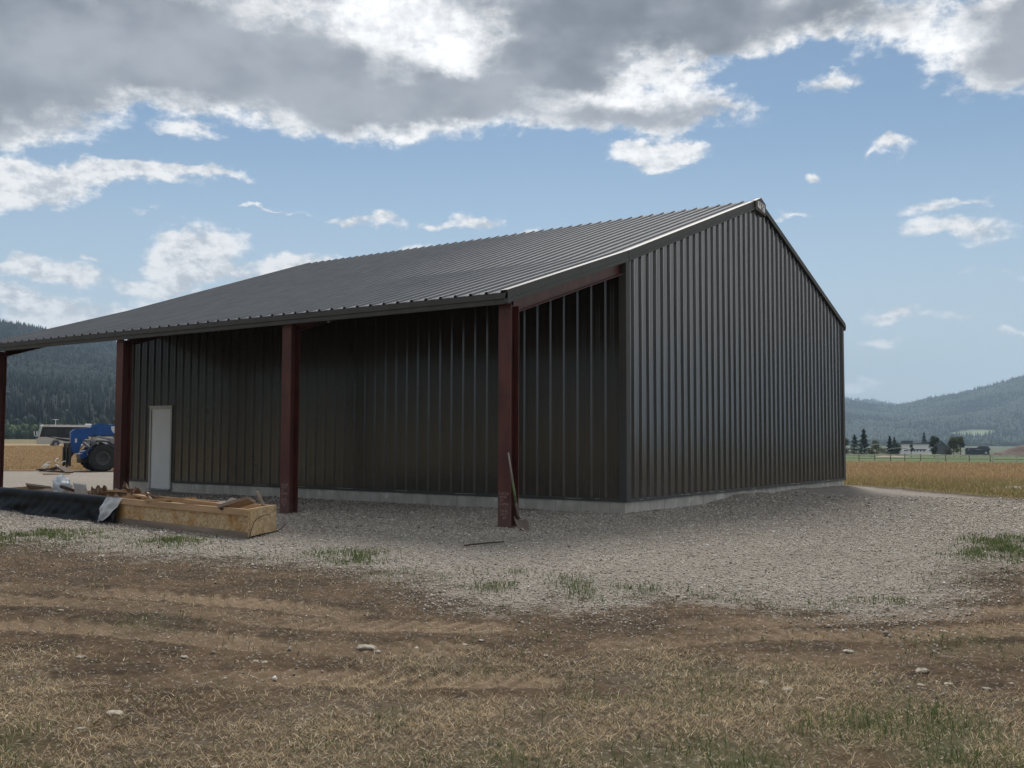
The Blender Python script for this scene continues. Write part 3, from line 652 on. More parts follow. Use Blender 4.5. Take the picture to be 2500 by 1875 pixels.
for x in (-3.3, -2.2, -1.1, -.12):
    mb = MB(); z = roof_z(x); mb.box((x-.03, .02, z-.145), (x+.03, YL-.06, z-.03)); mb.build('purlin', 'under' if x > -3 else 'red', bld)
mb = MB(); mb.box((px0, -.02, ZE-.155), (px0+.07, YL-.04, ZE-.03)); mb.build('eave_strut', 'under', bld)
mb = MB(); mb.box((px0+.02, 3.9, ZE-.2), (px0+.05, 3.93, ZE-.155)); mb.build('clip', 'steel', bld)

# ------------------------------------------------------------------ long strand board box
def zpt(u, v, z): d = ray(u, v); return CAM+d*(z-CAM[2])/d[2]
BZ = -.03; BH = .40
A = zpt(540.4, 1165, BZ)[:2]; B_ = zpt(592.5, 1151, BZ)[:2]
Cc = zpt(3, 1053.5, BZ+BH)[:2]
ux = (Cc-A)/np.linalg.norm(Cc-A); LB = np.linalg.norm(Cc-A); wx = np.array([ux[1], -ux[0]]); WX = .74
ang = math.atan2(ux[1], ux[0])
box = empty('debris_box', (A[0], A[1], BZ), ang-math.pi/2)      # local: y along the box, x across (towards the wall)
tag(box, 'long low strand board box full of scrap lumber lying in front of the lean-to', 'box')
SK = .50      # the end panel is not square to the sides
for k in range(4):
    y0 = [0, 1.28, 3.72, 6.16][k]; y1 = [1.28, 3.72, 6.16, LB][k]
    mb = MB(); mb.box((0.0, y0+.004, .05), (.018, y1-.004, BH-.03)); mb.build('side_panel', 'osb', box)
mb = MB(); mb.box((WX-.018, SK+.03, .05), (WX, LB+SK-.02, BH-.03)); mb.build('side_panel', 'osb', box)
mb = MB(); V = []
for z in (.035, BH): V += [(-.03, -.002, z), (WX+.005, SK-.002, z), (WX+.005, SK+.016, z), (-.03, .016, z)]
mb.add(V, [(0, 3, 2, 1), (4, 5, 6, 7), (0, 1, 5, 4), (1, 2, 6, 5), (2, 3, 7, 6), (3, 0, 4, 7)]); mb.build('end_panel', 'osb', box)
mb = MB(); V = []
for z in (.035, BH-.01): V += [(0, LB-.02, z), (WX, LB+SK-.02, z), (WX, LB+SK, z), (0, LB, z)]
mb.add(V, [(0, 3, 2, 1), (4, 5, 6, 7), (0, 1, 5, 4), (1, 2, 6, 5), (2, 3, 7, 6), (3, 0, 4, 7)]); mb.build('end_panel', 'osb', box)
mb = MB(); mb.add([(.02, .03, .06), (WX-.02, SK+.03, .06), (WX-.02, LB+SK-.03, .06), (.02, LB-.03, .06), (.02, .03, .04), (WX-.02, SK+.03, .04), (WX-.02, LB+SK-.03, .04), (.02, LB-.03, .04)], [(0, 1, 2, 3), (7, 6, 5, 4), (0, 4, 5, 1), (1, 5, 6, 2), (2, 6, 7, 3), (3, 7, 4, 0)]); mb.build('floor_panel', 'osb', box)
for (x0, x1, z0, z1, y0, y1, mt) in ((-.04, -.002, BH-.09, BH, .018, 2.42, 'lumber'), (-.04, -.002, BH-.088, BH-.002, 2.425, LB, 'lumber'), (-.04, -.002, .0, .09, .018, 1.7, 'lumber_grey'), (-.04, -.002, .003, .088, 1.705, LB, 'lumber_grey'),
                                     (WX-.06, WX-.02, BH-.088, BH, SK+.056, LB+SK-.03, 'lumber'), (WX-.002, WX+.03, .0, .09, SK+.02, LB+SK-.02, 'lumber_grey')):
    mb = MB(); mb.box((x0, y0, z0), (x1, y1, z1)); mb.build('rail', mt, box)
mb = MB(); mb.add([(-.03, .017, BH-.03), (WX, SK+.017, BH-.03), (WX, SK+.055, BH-.03), (-.0, .055, BH-.03), (-.0, .017, BH+.004), (WX, SK+.017, BH+.004), (WX, SK+.055, BH+.004), (0, .055, BH+.004)], [(0, 3, 2, 1), (4, 5, 6, 7), (0, 1, 5, 4), (1, 2, 6, 5), (2, 3, 7, 6), (3, 0, 4, 7)]); mb.build('end_rail', 'lumber', box)
for y in (1.6, 2.9, 4.6, 6.3):
    mb = MB(); mb.box((.02, y, .06), (.06, y+.09, BH-.1)); mb.build('stud', 'lumber', box)
    mb = MB(); mb.box((WX-.06, y, .06), (WX-.02, y+.09, BH-.09)); mb.build('stud', 'lumber', box)
for y in (.35, 2.4, 4.6, 6.8):
    mb = MB(); mb.box((.05, y, -.05), (WX-.05, y+.09, .0)); mb.build('skid', 'lumber_grey', box)
def BL(x, y, z): # box local -> world
    return np.array([A[0]+x*wx[0]+y*ux[0], A[1]+x*wx[1]+y*ux[1], BZ+z])
# plastic sheet over the left half
YS = 3.72
ny, nz = 90, 22; V = []
for j in range(nz+1):
    s = j/nz
    for i in range(ny+1):
        y = YS+(LB-.0-YS)*i/ny; edge = BH+.004
        if s < .15: x = .07-.115*s/.15; z = edge+.006*math.sin(s*20)
        else:
            q = (s-.15)/.85
            f = .035*q*(.5+vn(np.array([y*2.2]), np.array([q*1.5]), 3)[0])+.05*q*q
            f += .030*q*math.sin(y*6+3*math.sin(q*3+y))+.030*abs(math.sin(y*2.3+q*2.2))*q+.018*abs(math.sin(y*9-q*5))*q + .035*q*(vn(np.array([y*5.]), np.array([q*4]), 9)[0]-.5)
            x = -.052-f-.02*math.sin(min(1, q*3)*math.pi); z = edge-q*(BH+.01+.03*math.sin(y*2)-(.06*math.exp(-((y-YS)/.4)**2)*0))
            if q > .93: x -= (q-.93)*1.2
        V.append(BL(x, y+(-.20*max(0, (s-.15))*max(0, 1-(y-YS)/1.4)), max(z, .012)))
sh = mesh_obj('plastic_sheet', V, [(j*(ny+1)+i, j*(ny+1)+i+1, (j+1)*(ny+1)+i+1, (j+1)*(ny+1)+i) for j in range(nz) for i in range(ny)], 'black_plastic', None, True)
tag(sh, 'black plastic sheet draped over the left half of the long board box', 'plastic sheet')
# white underside folded over at the end of the sheet
V = []; n1_, n2_ = 14, 10
tl, tr_, bl, br = BL(-.062, YS+.28, BH+.012), BL(-.062, YS-.16, BH+.012), BL(-.15, YS+.36, .01), BL(-.14, YS+.30, .0)
mid = BL(-.11, YS-.14, .22)
for j in range(n1_+1):
    q = j/n1_; le = tl*(1-q)+bl*q; le = le+(BL(0, .20, 0)-BL(0, 0, 0))*math.sin(q*math.pi)*.55
    re = tr_*(1-q)**2+2*mid*q*(1-q)+br*q*q
    for i in range(n2_+1):
        s = i/n2_; p = le*(1-s)+re*s; p = p+np.array([*(-wx), 0])*(.05*math.sin(s*math.pi)+.02*math.sin(s*11+q*4)+.01*math.sin(q*17+s*5))
        V.append(p)
fl = mesh_obj('folded_flap', V, [(j*(n2_+1)+i, j*(n2_+1)+i+1, (j+1)*(n2_+1)+i+1, (j+1)*(n2_+1)+i) for j in range(n1_) for i in range(n2_)], 'white_plastic', sh, True)
tag(fl, 'pale grey underside of the sheet folded outward')
# debris in the box
def scrap(name, c, L_, w_, t_, yaw, pitch, roll, mt, label, cat, group):
    mb = MB(); mb.obox((0, 0, 0), (w_/2, 0, 0), (0, L_/2, 0), (0, 0, t_/2))
    for i in (0, 3): mb.V[i] = (mb.V[i][0]*.9, mb.V[i][1]*.94, mb.V[i][2])
    p = BL(*c); o = mb.build(name, mt); o.location = p
    o.rotation_euler = (Matrix.Rotation(ang-math.pi/2, 3, 'Z') @ Matrix.Rotation(yaw, 3, 'Z') @ Matrix.Rotation(pitch, 3, 'X') @ Matrix.Rotation(roll, 3, 'Y')).to_euler()
    return tag(o, label, cat, group)
SG = 'lumber scraps heaped in the board box'
scr = [((.12, .55, .44), .5, .20, .04, .5, -.28, .4, 'lumber_grey', 'grey board end sticking up near the right end of the box'),
       ((.45, .42, .46), .34, .05, .02, 1.5, 1.1, .3, 'ash', 'thin pale upright stake at the right end of the box'),
       ((.12, .75, .43), .45, .09, .04, -.9, .25, .2, 'rust', 'dark crooked scrap beside the raised grey board end'),
       ((.10, 1.25, .43), .95, .09, .025, .25, .06, .1, 'lumber', 'yellow thin board resting across the right part of the box rim'),
       ((.20, .98, .40), .5, .14, .03, -.3, .1, -.2, 'lumber_grey', 'flat grey board beside the yellow thin board'),
       ((.10, 2.35, .43), .95, .12, .035, .30, -.06, .08, 'lumber', 'bowed tan board lying on the rim in the middle of the box'),
       ((.25, 2.95, .42), .4, .12, .03, 1.0, .3, .3, 'card', 'small torn brown scrap left of the bowed tan board'),
       ((.30, 3.30, .41), .8, .11, .03, .15, .08, 0, 'lumber', 'narrow tan board behind the folded sheet flap'),
       ((.15, 3.00, .43), .2, .08, .02, .9, .9, 0, 'white', 'small pale wood chip poking up by the folded flap'),
       ((.42, 4.25, .46), .85, .14, .03, .25, .02, .12, 'lumber', 'broad yellow board under the cardboard heap'),
       ((.30, 6.0, .42), .55, .05, .05, .9, .3, 0, 'rust', 'dark stick leaning beside the plastic bag'),
       ((.35, 7.0, .37), 1.6, .12, .03, .03, .02, -.5, 'lumber_grey', 'brown plank inside the far left part of the box'),
       ((.35, 7.62, .40), .55, .22, .03, .5, .1, .7, 'lumber_grey', 'wide grey board set across the far left end of the box'),
       ((.30, 2.0, .33), 1.4, .12, .03, -.1, .02, .1, 'lumber', 'long tan board low inside the box right of its middle')]
for s in scr: scrap('wood_scrap', *s[:8], s[8], 'wood scrap', SG)
cbs = [((.34, 4.05, .50), .40, .28, .02, .4, .5, .5, 'top flap of crumpled brown cardboard highest on the heap'), ((.38, 4.42, .47), .42, .26, .02, -.5, .35, -.5, 'crumpled cardboard sheet left of the highest flap'),
       ((.30, 4.75, .46), .32, .24, .02, .9, .6, .2, 'folded cardboard piece in the middle of the heap'), ((.28, 5.02, .44), .30, .26, .02, -.2, -.6, .6, 'cardboard box side leaning left of the heap'),
       ((.30, 5.28, .43), .24, .2, .02, .6, .3, -.7, 'small cardboard corner nearest the white panel'), ((.40, 3.75, .46), .4, .22, .02, 1.3, .5, -.1, 'cardboard strip hanging at the right of the heap')]
for c, L_, w_, t_, ya, pi_, ro_, lb in cbs:
    n_ = 6; V = []; Fq = []
    for i in range(n_+1):
        for j in range(n_+1): V.append((w_*(i/n_-.5), L_*(j/n_-.5), .06*abs(i/n_-.5)*2+.05*math.sin(j*1.4+i*.8)+.02*math.sin(i*2.3)))
    Fq = [(i*(n_+1)+j, (i+1)*(n_+1)+j, (i+1)*(n_+1)+j+1, i*(n_+1)+j+1) for i in range(n_) for j in range(n_)]
    o = mesh_obj('cardboard', V, Fq, 'card'); o.scale = (.8, .8, .7); o.location = BL(c[0], c[1], c[2]-.03); o.rotation_euler = (Matrix.Rotation(ang-math.pi/2+ya, 3, 'Z') @ Matrix.Rotation(pi_, 3, 'X') @ Matrix.Rotation(ro_, 3, 'Y')).to_euler()
    md = o.modifiers.new('t', 'SOLIDIFY'); md.thickness = .006
    tag(o, lb, 'cardboard', 'cardboard heaped in the board box')
o = scrap('panel_offcut', (.22, 5.62, .45), .30, .26, .012, .35, .1, 1.15, 'white_plastic', 'pale grey square panel offcut standing between bag and cardboard', 'panel offcut', None)
# bag
V = []; nu, nv = 26, 18
for j in range(nv+1):
    ph = math.pi*j/nv
    for i in range(nu):
        th = 2*math.pi*i/nu; d = np.array([math.sin(ph)*math.cos(th), math.sin(ph)*math.sin(th), math.cos(ph)])
        r = .7+.9*vn(np.array([th*1.9+3]), np.array([ph*2.6]), 77)[0]+.25*vn(np.array([th*5.]), np.array([ph*7.]), 78)[0]
        if d[2] > 0: r *= 1+.35*d[2]
        V.append(np.array([.17*d[0]*r, .25*d[1]*r+.10*(d[2] > 0)*d[2], .15*d[2]*r]))
Fq = [(j*nu+i, (j+1)*nu+i, (j+1)*nu+(i+1) % nu, j*nu+(i+1) % nu) for j in range(nv) for i in range(nu)]
bag = mesh_obj('plastic_bag', V, Fq, 'bag', None, True); bag.location = BL(.22, 6.38, .47); bag.rotation_euler = (0, 0, ang-math.pi/2); bag.scale = (.62, .62, .72)
tag(bag, 'crumpled translucent white plastic bag sitting in the box', 'plastic bag')
# bent wires
def wire(pts, r, label, mt='rust', name='bent_wire', group=None, cat='wire'):
    mb = MB(); mb.tube(pts, r, 6); o = mb.build(name, mt, None, True); return tag(o, label, cat, group)
pw = [BL(-.05, .0, -.04)]+[BL(-.05+.30*(k/8)**1.6+.0, -.03-.02*math.sin(k), -.04+.36*(1-(1-k/8)**2)) for k in range(1, 9)]
wire(pw, .006, 'curved rusty wire rising against the right end of the board box')
wire([BL(WX+.0, SK, .02), BL(WX+.04, SK-.08, .07), BL(WX+.06, SK-.16, .14)], .006, 'short bent wire stub at the back corner of the box')
w0 = gp(320, 1146, .012); w1_ = gp(350, 1160, .05); w2_ = gp(362, 1173, .01)
wire([w0, w1_, w2_], .005, 'short bent wire in the gravel in front of the box')
s0 = gp(1003, 1178, .015); s1 = gp(1048, 1173, .03); s2_ = gp(1088, 1170, .015)
wire([s0, s1, s2_], .010, 'brown stick lying on the gravel near the front post', 'rust', 'ground_stick', None, 'stick')

# ------------------------------------------------------------------ shovel against the first post
sv = empty('shovel', tuple(gp(1131, 1146)))
tag(sv, 'old round point shovel with green grip leaning on the nearest red post', 'shovel')
base = gp(1133, 1146, .0); 
def pyy(u, v, y): d = ray(u, v); return CAM+d*(y-CAM[1])/d[1]
top = pyy(1098, 977, -.09); neck = pyy(1115.5, 1092, -.22)
def loc(p): return np.array(p)-np.array(sv.location)
mb = MB(); mb.tube([loc(top), loc(top*.97+neck*.03), loc(top*.45+neck*.55)], [.006, .013, .017], 10); mb.build('handle', 'ash', sv, True)
gA = top*.45+neck*.55; gB = top*.05+neck*.95
mb = MB(); mb.tube([loc(gA), loc(gB)], [.0175, .020], 10); mb.build('grip', 'green_grip', sv, True)
dn = (neck-top)/np.linalg.norm(neck-top)
mb = MB(); blade_top = neck+dn*.20+np.array([0, -.02, 0]); mb.tube([loc(gB), loc(neck+dn*.06), loc(neck+dn*.14+np.array([.01, .0, 0])), loc(blade_top)], [.021, .019, .016, .013], 10); mb.build('socket', 'shovel_steel', sv, True)
tip = base; bd = tip-blade_top; bl_ = np.linalg.norm(bd); bd /= bl_
sx_ = np.cross(bd, np.array([-.5, -1., .35])); sx_ /= np.linalg.norm(sx_); nn = np.cross(sx_, bd)
V = []; nr_, nc_ = 12, 8
for j in range(nr_+1):
    q = j/nr_; w_ = .115*(1 if q < .6 else math.sqrt(max(0, 1-((q-.6)/.4)**2))*.98+.02)*(.9+.1*min(1, q*5))
    for i in range(nc_+1):
        s = i/nc_*2-1; V.append(loc(blade_top+bd*bl_*q+sx_*w_*s+nn*(-.03*(1-s*s)+.03*s*s*(1-q)+.012*math.exp(-(s*4)**2)*(1-q))))
o = mesh_obj('blade', V, [(j*(nc_+1)+i, j*(nc_+1)+i+1, (j+1)*(nc_+1)+i+1, (j+1)*(nc_+1)+i) for j in range(nr_) for i in range(nc_)], 'shovel_steel', sv, True)
md = o.modifiers.new('t', 'SOLIDIFY'); md.thickness = .003

# ------------------------------------------------------------------ telehandler
def wheel(parent, x, y, R_, w_, side, name='wheel'):
    we = empty(name, (x, y, R_)); we.parent = parent
    mb = MB(); ri = R_*.52
    mb.lathe([(ri, -w_*.40), (ri+.06, -w_*.46), (R_*.86, -w_*.5), (R_*.94, -w_*.40), (R_*.95, w_*.40), (R_*.86, w_*.5), (ri+.06, w_*.46), (ri, w_*.40)], 40)
    nl = 22
    for k in range(nl*2):
        a = math.pi*k/nl; s = 1 if k % 2 else -1
        c = np.array([math.cos(a), 0, math.sin(a)]); tn = np.array([-math.sin(a), 0, math.cos(a)])
        ax = np.array([0, 1., 0])*s*.9+tn*.45; ax /= np.linalg.norm(ax)
        mb.obox(c*R_*.965+np.array([0, s*w_*.25, 0]), ax*w_*.25, np.cross(ax, c)*R_*.036, c*R_*.035)
    mb.build('tyre', 'rubber', we)
    mb = MB(); mb.lathe([(.02, side*w_*.10), (ri*.55, side*w_*.12), (ri*.6, side*w_*.30), (ri*.95, side*w_*.34), (ri+.01, side*w_*.42), (ri+.01, -side*w_*.3), (.02, -side*w_*.2)], 32)
    for k in range(8):
        a = math.pi*k/4; mb.obox((ri*.36*math.cos(a), side*w_*.14, ri*.36*math.sin(a)), (.02, 0, 0), (0, .02, 0), (0, 0, .02))
    mb.build('rim', 'rim_grey', we)
    return we
TH_A = math.radians(34); left = -RR*1; left[2] = 0; left /= np.linalg.norm(left); tow = -np.array([F2[0], F2[1], 0])
hd = left*math.cos(TH_A)+tow*math.sin(TH_A)
wq = at_r(222.8, 53.0)
rz = math.atan2(hd[1], hd[0]); lat = np.array([-math.sin(rz), math.cos(rz)])   # local +y; near side is +y
TW = .98
ctr = wq[:2]-lat*TW
th = empty('telehandler', (ctr[0], ctr[1], float(terr(*ctr))), rz)
tag(th, 'blue telescopic handler with black forks parked at the yard edge', 'telehandler')
RW = .68
for (x, y, s) in ((0, TW, 1), (0, -TW, -1), (-3.1, TW, 1), (-3.1, -TW, -1)): wheel(th, x, y, RW, .40, s)
mb = MB(); mb.prism([(-4.2, .75), (.35, .62), (.75, .72), (.8, .98), (.3, 1.15), (-.6, 1.18), (-4.2, 1.25)], -.42, .42)
mb.prism([(-.55, 1.0), (.5, .95), (.45, 1.2), (-.5, 1.25)], .42, .70); mb.prism([(.2, .8), (.92, .62), (.95, .85), (.3, 1.1)], -.5, .5); mb.build('chassis', 'blue', th)
mb = MB(); mb.box((-.14, -TW+.1, .58), (.14, TW-.1, .82)); mb.build('axle', 'black', th)
for x in (0, -3.1):
    for s in (1, -1):
        V = []
        for k in range(13):
            a = math.radians(15+150*k/12)
            for y in (s*(TW-.22), s*(TW+.22)): V.append((x+.80*math.cos(a), y, RW+.80*math.sin(a)))
        mb = MB(); mb.add(V, [(2*k, 2*k+1, 2*k+3, 2*k+2) for k in range(12)]); o = mb.build('fender', 'black', th); md = o.modifiers.new('t', 'SOLIDIFY'); md.thickness = .02
mb = MB(); mb.prism([(-4.3, 1.72), (.35, 1.82), (.35, 2.3), (-4.3, 2.42)], -.19, .19); bm_ = mb.build('boom', 'blue', th)
mb = MB(); mb.prism([(-.12, 1.78), (.16, 1.80), (.16, 2.36), (-.12, 2.36)], -.21, .21); mb.build('boom_collar', 'blue', bm_)
# shield mark on the boom side
MT['decal'] = material('pale decal', (.62, .63, .62), .5)
mb = MB(); mb.prism([(-.93, 1.90), (-.78, 1.85), (-.64, 1.92), (-.54, 2.06), (-.52, 2.24), (-.93, 2.24)][::-1], .191, .196); mb.prism([(-.89, 1.98), (-.84, 1.94), (-.84, 2.18), (-.89, 2.18)][::-1], .197, .200, 1)
mb.build('shield_decal', ['decal', 'blue'], bm_)
mb = MB(); mb.prism([(.15, 1.80), (.48, 1.74), (.78, 1.50), (.98, .92), (1.16, .88), (1.30, 1.02), (1.34, 1.92), (1.18, 2.08), (.5, 2.16), (.15, 2.30)], -.17, .17); bh = mb.build('boom_head', 'blue', th)
mb = MB(); mb.box((1.05, .171, 1.42), (1.14, .178, 1.62)); mb.build('decal_plate', 'decal', bh)
mb = MB(); mb.tube([(.25, .0, 1.0), (.86, .0, 1.55)], .07, 10); mb.tube([(-.9, .26, 1.5), (.1, .26, 1.72)], .05, 10); mb.build('cylinder', 'steel', th)
for k in range(5):
    mb = MB(); mb.tube([(.2+.05*k, .2, 1.75), (.1+.05*k, .26, 1.45-.03*k), (.4, .24, 1.2), (.55+.03*k, .2, 1.05)], .018, 6); mb.build('hose', 'black', th)
# grey box behind the boom side + cab on the far side, engine cover
mb = MB(); mb.box((-2.4, .25, 1.2), (-.35, .9, 1.62)); mb.prism([(-1.0, 1.56), (-.2, 1.5), (-.6, 1.68)], .25, .95); mb.build('engine_cover', 'steel', th)
mb = MB()
for (x0, x1, y0, y1) in ((-2.2, -2.12, -.95, -.87), (-.95, -.87, -.95, -.87), (-2.2, -2.12, -.30, -.22), (-.95, -.87, -.30, -.22)): mb.box((x0, y0, 1.0), (x1, y1, 2.5))
mb.box((-2.3, -1.0, 2.5), (-.8, -.2, 2.58)); mb.box((-2.2, -.95, .8), (-.6, -.25, 1.35)); cabp = mb.build('cab', 'black', th)
mb = MB(); mb.box((-.90, -.87, 1.36), (-.885, -.30, 2.48)); mb.box((-2.1, -.94, 1.36), (-.96, -.93, 2.48)); mb.build('cab_window', 'dark_glass', cabp)
# carriage
mb = MB(); mb.box((.16, -.55, .42), (.90, .55, .61)); mb.box((.3, -.62, .61), (.6, -.51, 1.0)); mb.build('front_housing', 'black', th)
cg = MB()
cg.box((1.445, -.92, .52), (1.465, .92, .96)); cg.box((1.43, .86, .28), (1.50, .95, 1.2)); cg.box((1.43, -.95, .28), (1.50, -.86, 1.2))
cg.box((1.42, -.75, .98), (1.50, .75, 1.10)); cg.box((1.42, -.75, .38), (1.50, .75, .50))
for y in (-.72, -.4, 0, .4, .72): cg.box((1.44, y-.035, .30), (1.49, y+.035, 1.38 if abs(y) > .3 else 1.1))
for y in np.linspace(-.7, .7, 9): cg.box((1.46, y-.02, 1.1), (1.48, y+.02, 1.36))
cg.box((1.44, -.75, 1.36), (1.50, .75, 1.41)); cg.prism([(1.1, .95), (1.42, .5), (1.42, 1.08), (1.15, 1.2)], -.14, .14)
cg.build('fork_carriage', 'black', th)
for y in (-.42, .42):
    mb = MB(); mb.prism([(1.50, 1.15), (1.56, 1.15), (1.56, .20), (2.75, .14), (2.75, .12), (1.50, .12)], y-.06, y+.06); mb.build('fork', 'black', th)
mb = MB(); mb.box((.2, .43, .80), (.62, .505, .90)); mb.build('number_plate', 'decal', th)
mb = MB(); mb.tube([(.45, .55, 1.3), (.5, .6, 1.55)], .02, 6); mb.box((.42, .55, 1.5), (.52, .68, 1.62)); mb.build('work_lamp', 'steel', th)
for (x, y, z, mt) in ((.55, .3, 1.45, 'steel'), (.3, .35, 1.5, 'steel'), (.0, .35, 1.4, 'black')):
    mb = MB(); mb.obox((x, y, z), (.08, 0, .03), (0, .05, 0), (-.02, 0, .06)); mb.build('valve_block', mt, th)

# ------------------------------------------------------------------ motorhome
RV_A = math.radians(33); hd = left*math.cos(RV_A)+tow*math.sin(RV_A); rzv = math.atan2(hd[1], hd[0])
fr_ = at_r(84, 178.)        # front left corner of the coach (image), local (0,+1.25)
latv = np.array([-math.sin(rzv), math.cos(rzv)]); c0 = fr_[:2]-latv*1.25
rv = empty('motorhome', (c0[0], c0[1], float(terr(*c0))-.12), rzv)
tag(rv, 'large dark and tan motorhome coach parked in the grass beyond the yard', 'motorhome')
LR = 11.6
sec = [(-LR, .45), (0, .45), (.12, .9), (.10, 1.5), (-.02, 1.75), (-.42, 3.3), (-.75, 3.52), (-LR, 3.52)]
mb = MB(); mb.prism(sec, -1.25, 1.25); bd_ = mb.build('body', 'rv_tan', rv)
mb = MB(); mb.prism([(-LR+.05, 1.75), (-.10, 1.62), (-.46, 3.25), (-LR+.05, 3.25)][::-1], 1.251, 1.262); mb.build('dark_band', 'rv_dark', rv)
mb = MB(); mb.prism([(-4.5, 1.0), (-1.2, 1.62), (-1.2, 1.7), (-5.0, 1.15)][::-1], 1.263, 1.268); mb.prism([(-LR, .8), (-4.0, .9), (-2.4, 1.3), (-2.9, 1.35), (-4.4, 1.1), (-LR, 1.1)][::-1], 1.263, 1.268)
mb.prism([(-7.5, 1.3), (-3.2, 1.5), (-1.9, 1.72), (-2.4, 1.74), (-7.5, 1.55)][::-1], 1.263, 1.268); mb.build('stripe', 'rv_dark', rv)
mb = MB(); mb.prism([(-.01, 1.78), (-.40, 3.2), (-.385, 3.22), (.012, 1.79)], -1.12, 1.12); mb.build('windscreen', 'glass', rv)
mb = MB(); mb.prism([(.10, 1.35), (.0, 1.75), (.02, 1.76), (.14, 1.4)], -1.15, 1.15); mb.build('dark_nose_band', 'rv_dark', rv)
mb = MB(); mb.prism([(-2.6, 1.95), (-.75, 1.9), (-.98, 2.9), (-2.6, 2.9)][::-1], 1.263, 1.27); mb.build('side_window', 'dark_glass', rv)
mb = MB(); mb.prism([(-6.4, 2.1), (-3.9, 2.1), (-3.9, 2.95), (-6.4, 2.95)][::-1], 1.263, 1.27); mb.build('side_window', 'dark_glass', rv)
mb = MB(); mb.box((-LR, -1.28, 3.50), (-.62, 1.3, 3.60)); mb.prism([(-.9, 3.5), (-.38, 3.34), (-.45, 3.5), (-.62, 3.6), (-.9, 3.6)], -1.28, 1.3); mb.build('roof', 'rv_white', rv)
mb = MB(); mb.box((-9.5, 1.26, 3.28), (-1.6, 1.40, 3.42)); mb.build('awning', 'rv_white', rv)
for x in (-2.8, -7.6): mb = MB(); mb.prism([(x-.5, 3.6), (x+.5, 3.6), (x+.4, 3.83), (x-.42, 3.83)], -.4, .4); mb.build('air_conditioner', 'black' if x > -5 else 'rv_white', rv)
mb = MB(); mb.tube([(-2.5, .6, 3.6), (-2.5, .6, 4.45)], .035, 6); mb.tube([(-2.5, -.1, 4.5), (-2.5, .6, 4.45), (-2.5, 1.3, 4.5)], .03, 6); mb.tube([(-3.0, .55, 4.42), (-1.95, .6, 4.47)], .03, 6); mb.build('antenna', 'rv_white', rv)
for s in (1, -1):
    mb = MB(); mb.tube([(.05, s*1.2, 1.7), (.35, s*1.42, 1.85), (.35, s*1.45, 2.1)], .04, 6); mb.obox((.35, s*1.45, 2.3), (.06, 0, 0), (0, .12, 0), (0, 0, .24)); mb.build('mirror', 'rv_white', rv)
mb = MB(); mb.box((.101, -1.0, .95), (.135, -.6, 1.15)); mb.box((.101, .6, .95), (.135, 1.0, 1.15)); mb.box((.101, -.5, .62), (.125, .5, .8)); mb.build('headlight', 'decal', rv)
for x in (-2.5, -8.2):
    for s in (1, -1):
        mb = MB(); mb.lathe([(.25, -.14), (.5, -.14), (.5, .14), (.25, .14)], 24, 'y', (x, s*1.16, .5)); we = mb.build('wheel', 'rubber', rv)
        mb = MB(); mb.lathe([(.02, .10*s), (.26, .12*s), (.26, -.1*s), (.02, -.1*s)], 16, 'y', (x, s*1.16, .5)); mb.build('rim', 'steel', we)
mb = MB(); V = []
for k in range(13): a = math.pi*k/12; V += [(-2.5+.66*math.cos(a), 1.264, .45+.75*math.sin(a)), (-2.5+.56*math.cos(a), 1.264, .45+.62*math.sin(a))]
mb.add(V, [(2*k, 2*k+2, 2*k+3, 2*k+1) for k in range(12)]); mb.build('wheel_arch', 'black', rv)

# lumber lying on the ground beside the forks
MT['scrap_dark'] = material('dark weathered scrap', (.075, .05, .036), .9, 0, .3, 5)
pg = 'scrap boards on the ground by the telehandler'
def dpt(u, r, dz=0): p = at_r(u, r); p[2] += dz; return p
for (ua, ub, ra, rb, za, zb_, w_, lb) in ((86, 112, 50.5, 51, .18, .14, .3, 'dark brown board stacked flat at the left end of the pile'), (104, 150, 49.5, 48.5, .14, .08, .3, 'long brown panel sloping down towards the forks'),
                                  (112, 132, 50, 49, .18, .32, .35, 'dark board tilted up on top of the pile'), (132, 152, 49, 48, .32, .08, .35, 'dark board leaning down from the peak of the pile'), (90, 122, 50.8, 50.4, .12, .10, .3, 'low brown plank under the stack')):
    mb = MB(); a = dpt(ua, ra, za); b_ = dpt(ub, rb, zb_); mb.beam(a, b_, w_, .06); o = mb.build('scrap_board', 'scrap_dark'); tag(o, lb, 'board', pg)
a = dpt(96, 47.0, .03); b_ = dpt(152, 47.6, .03); mb = MB(); mb.beam(a, b_, .1, .05); tag(mb.build('scrap_board', 'lumber'), 'thin straight tan board lying in front of the pile', 'board', pg)
# crumpled white strapping by the carriage
wl = empty('white_strapping', tuple(dpt(118, 51.8))); wlo = np.array(wl.location)
for k in range(14):
    p = np.array([random.uniform(-.5, .5), random.uniform(-.3, .3), random.uniform(.15, .55)]); q = p+np.array([random.uniform(-.25, .25), random.uniform(-.2, .2), random.uniform(-.12, .12)])
    p[2] += .3*p[0]; q[2] += .3*q[0]; mb = MB(); mb.tube([p, (p+q)/2+np.array([0, 0, .05]), q], .022, 5); mb.build('strap', 'rv_white', wl)
tag(wl, 'tangle of white strapping in the grass left of the fork carriage', 'strapping')
# dark cable in the grass
mb = MB(); mb.tube([dpt(u, 61, .05+.02*math.sin(u)) for u in range(-20, 92, 7)], .05, 6); tag(mb.build('cable', 'rust', None, True), 'thin dark cable lying along the edge of the left field', 'cable')

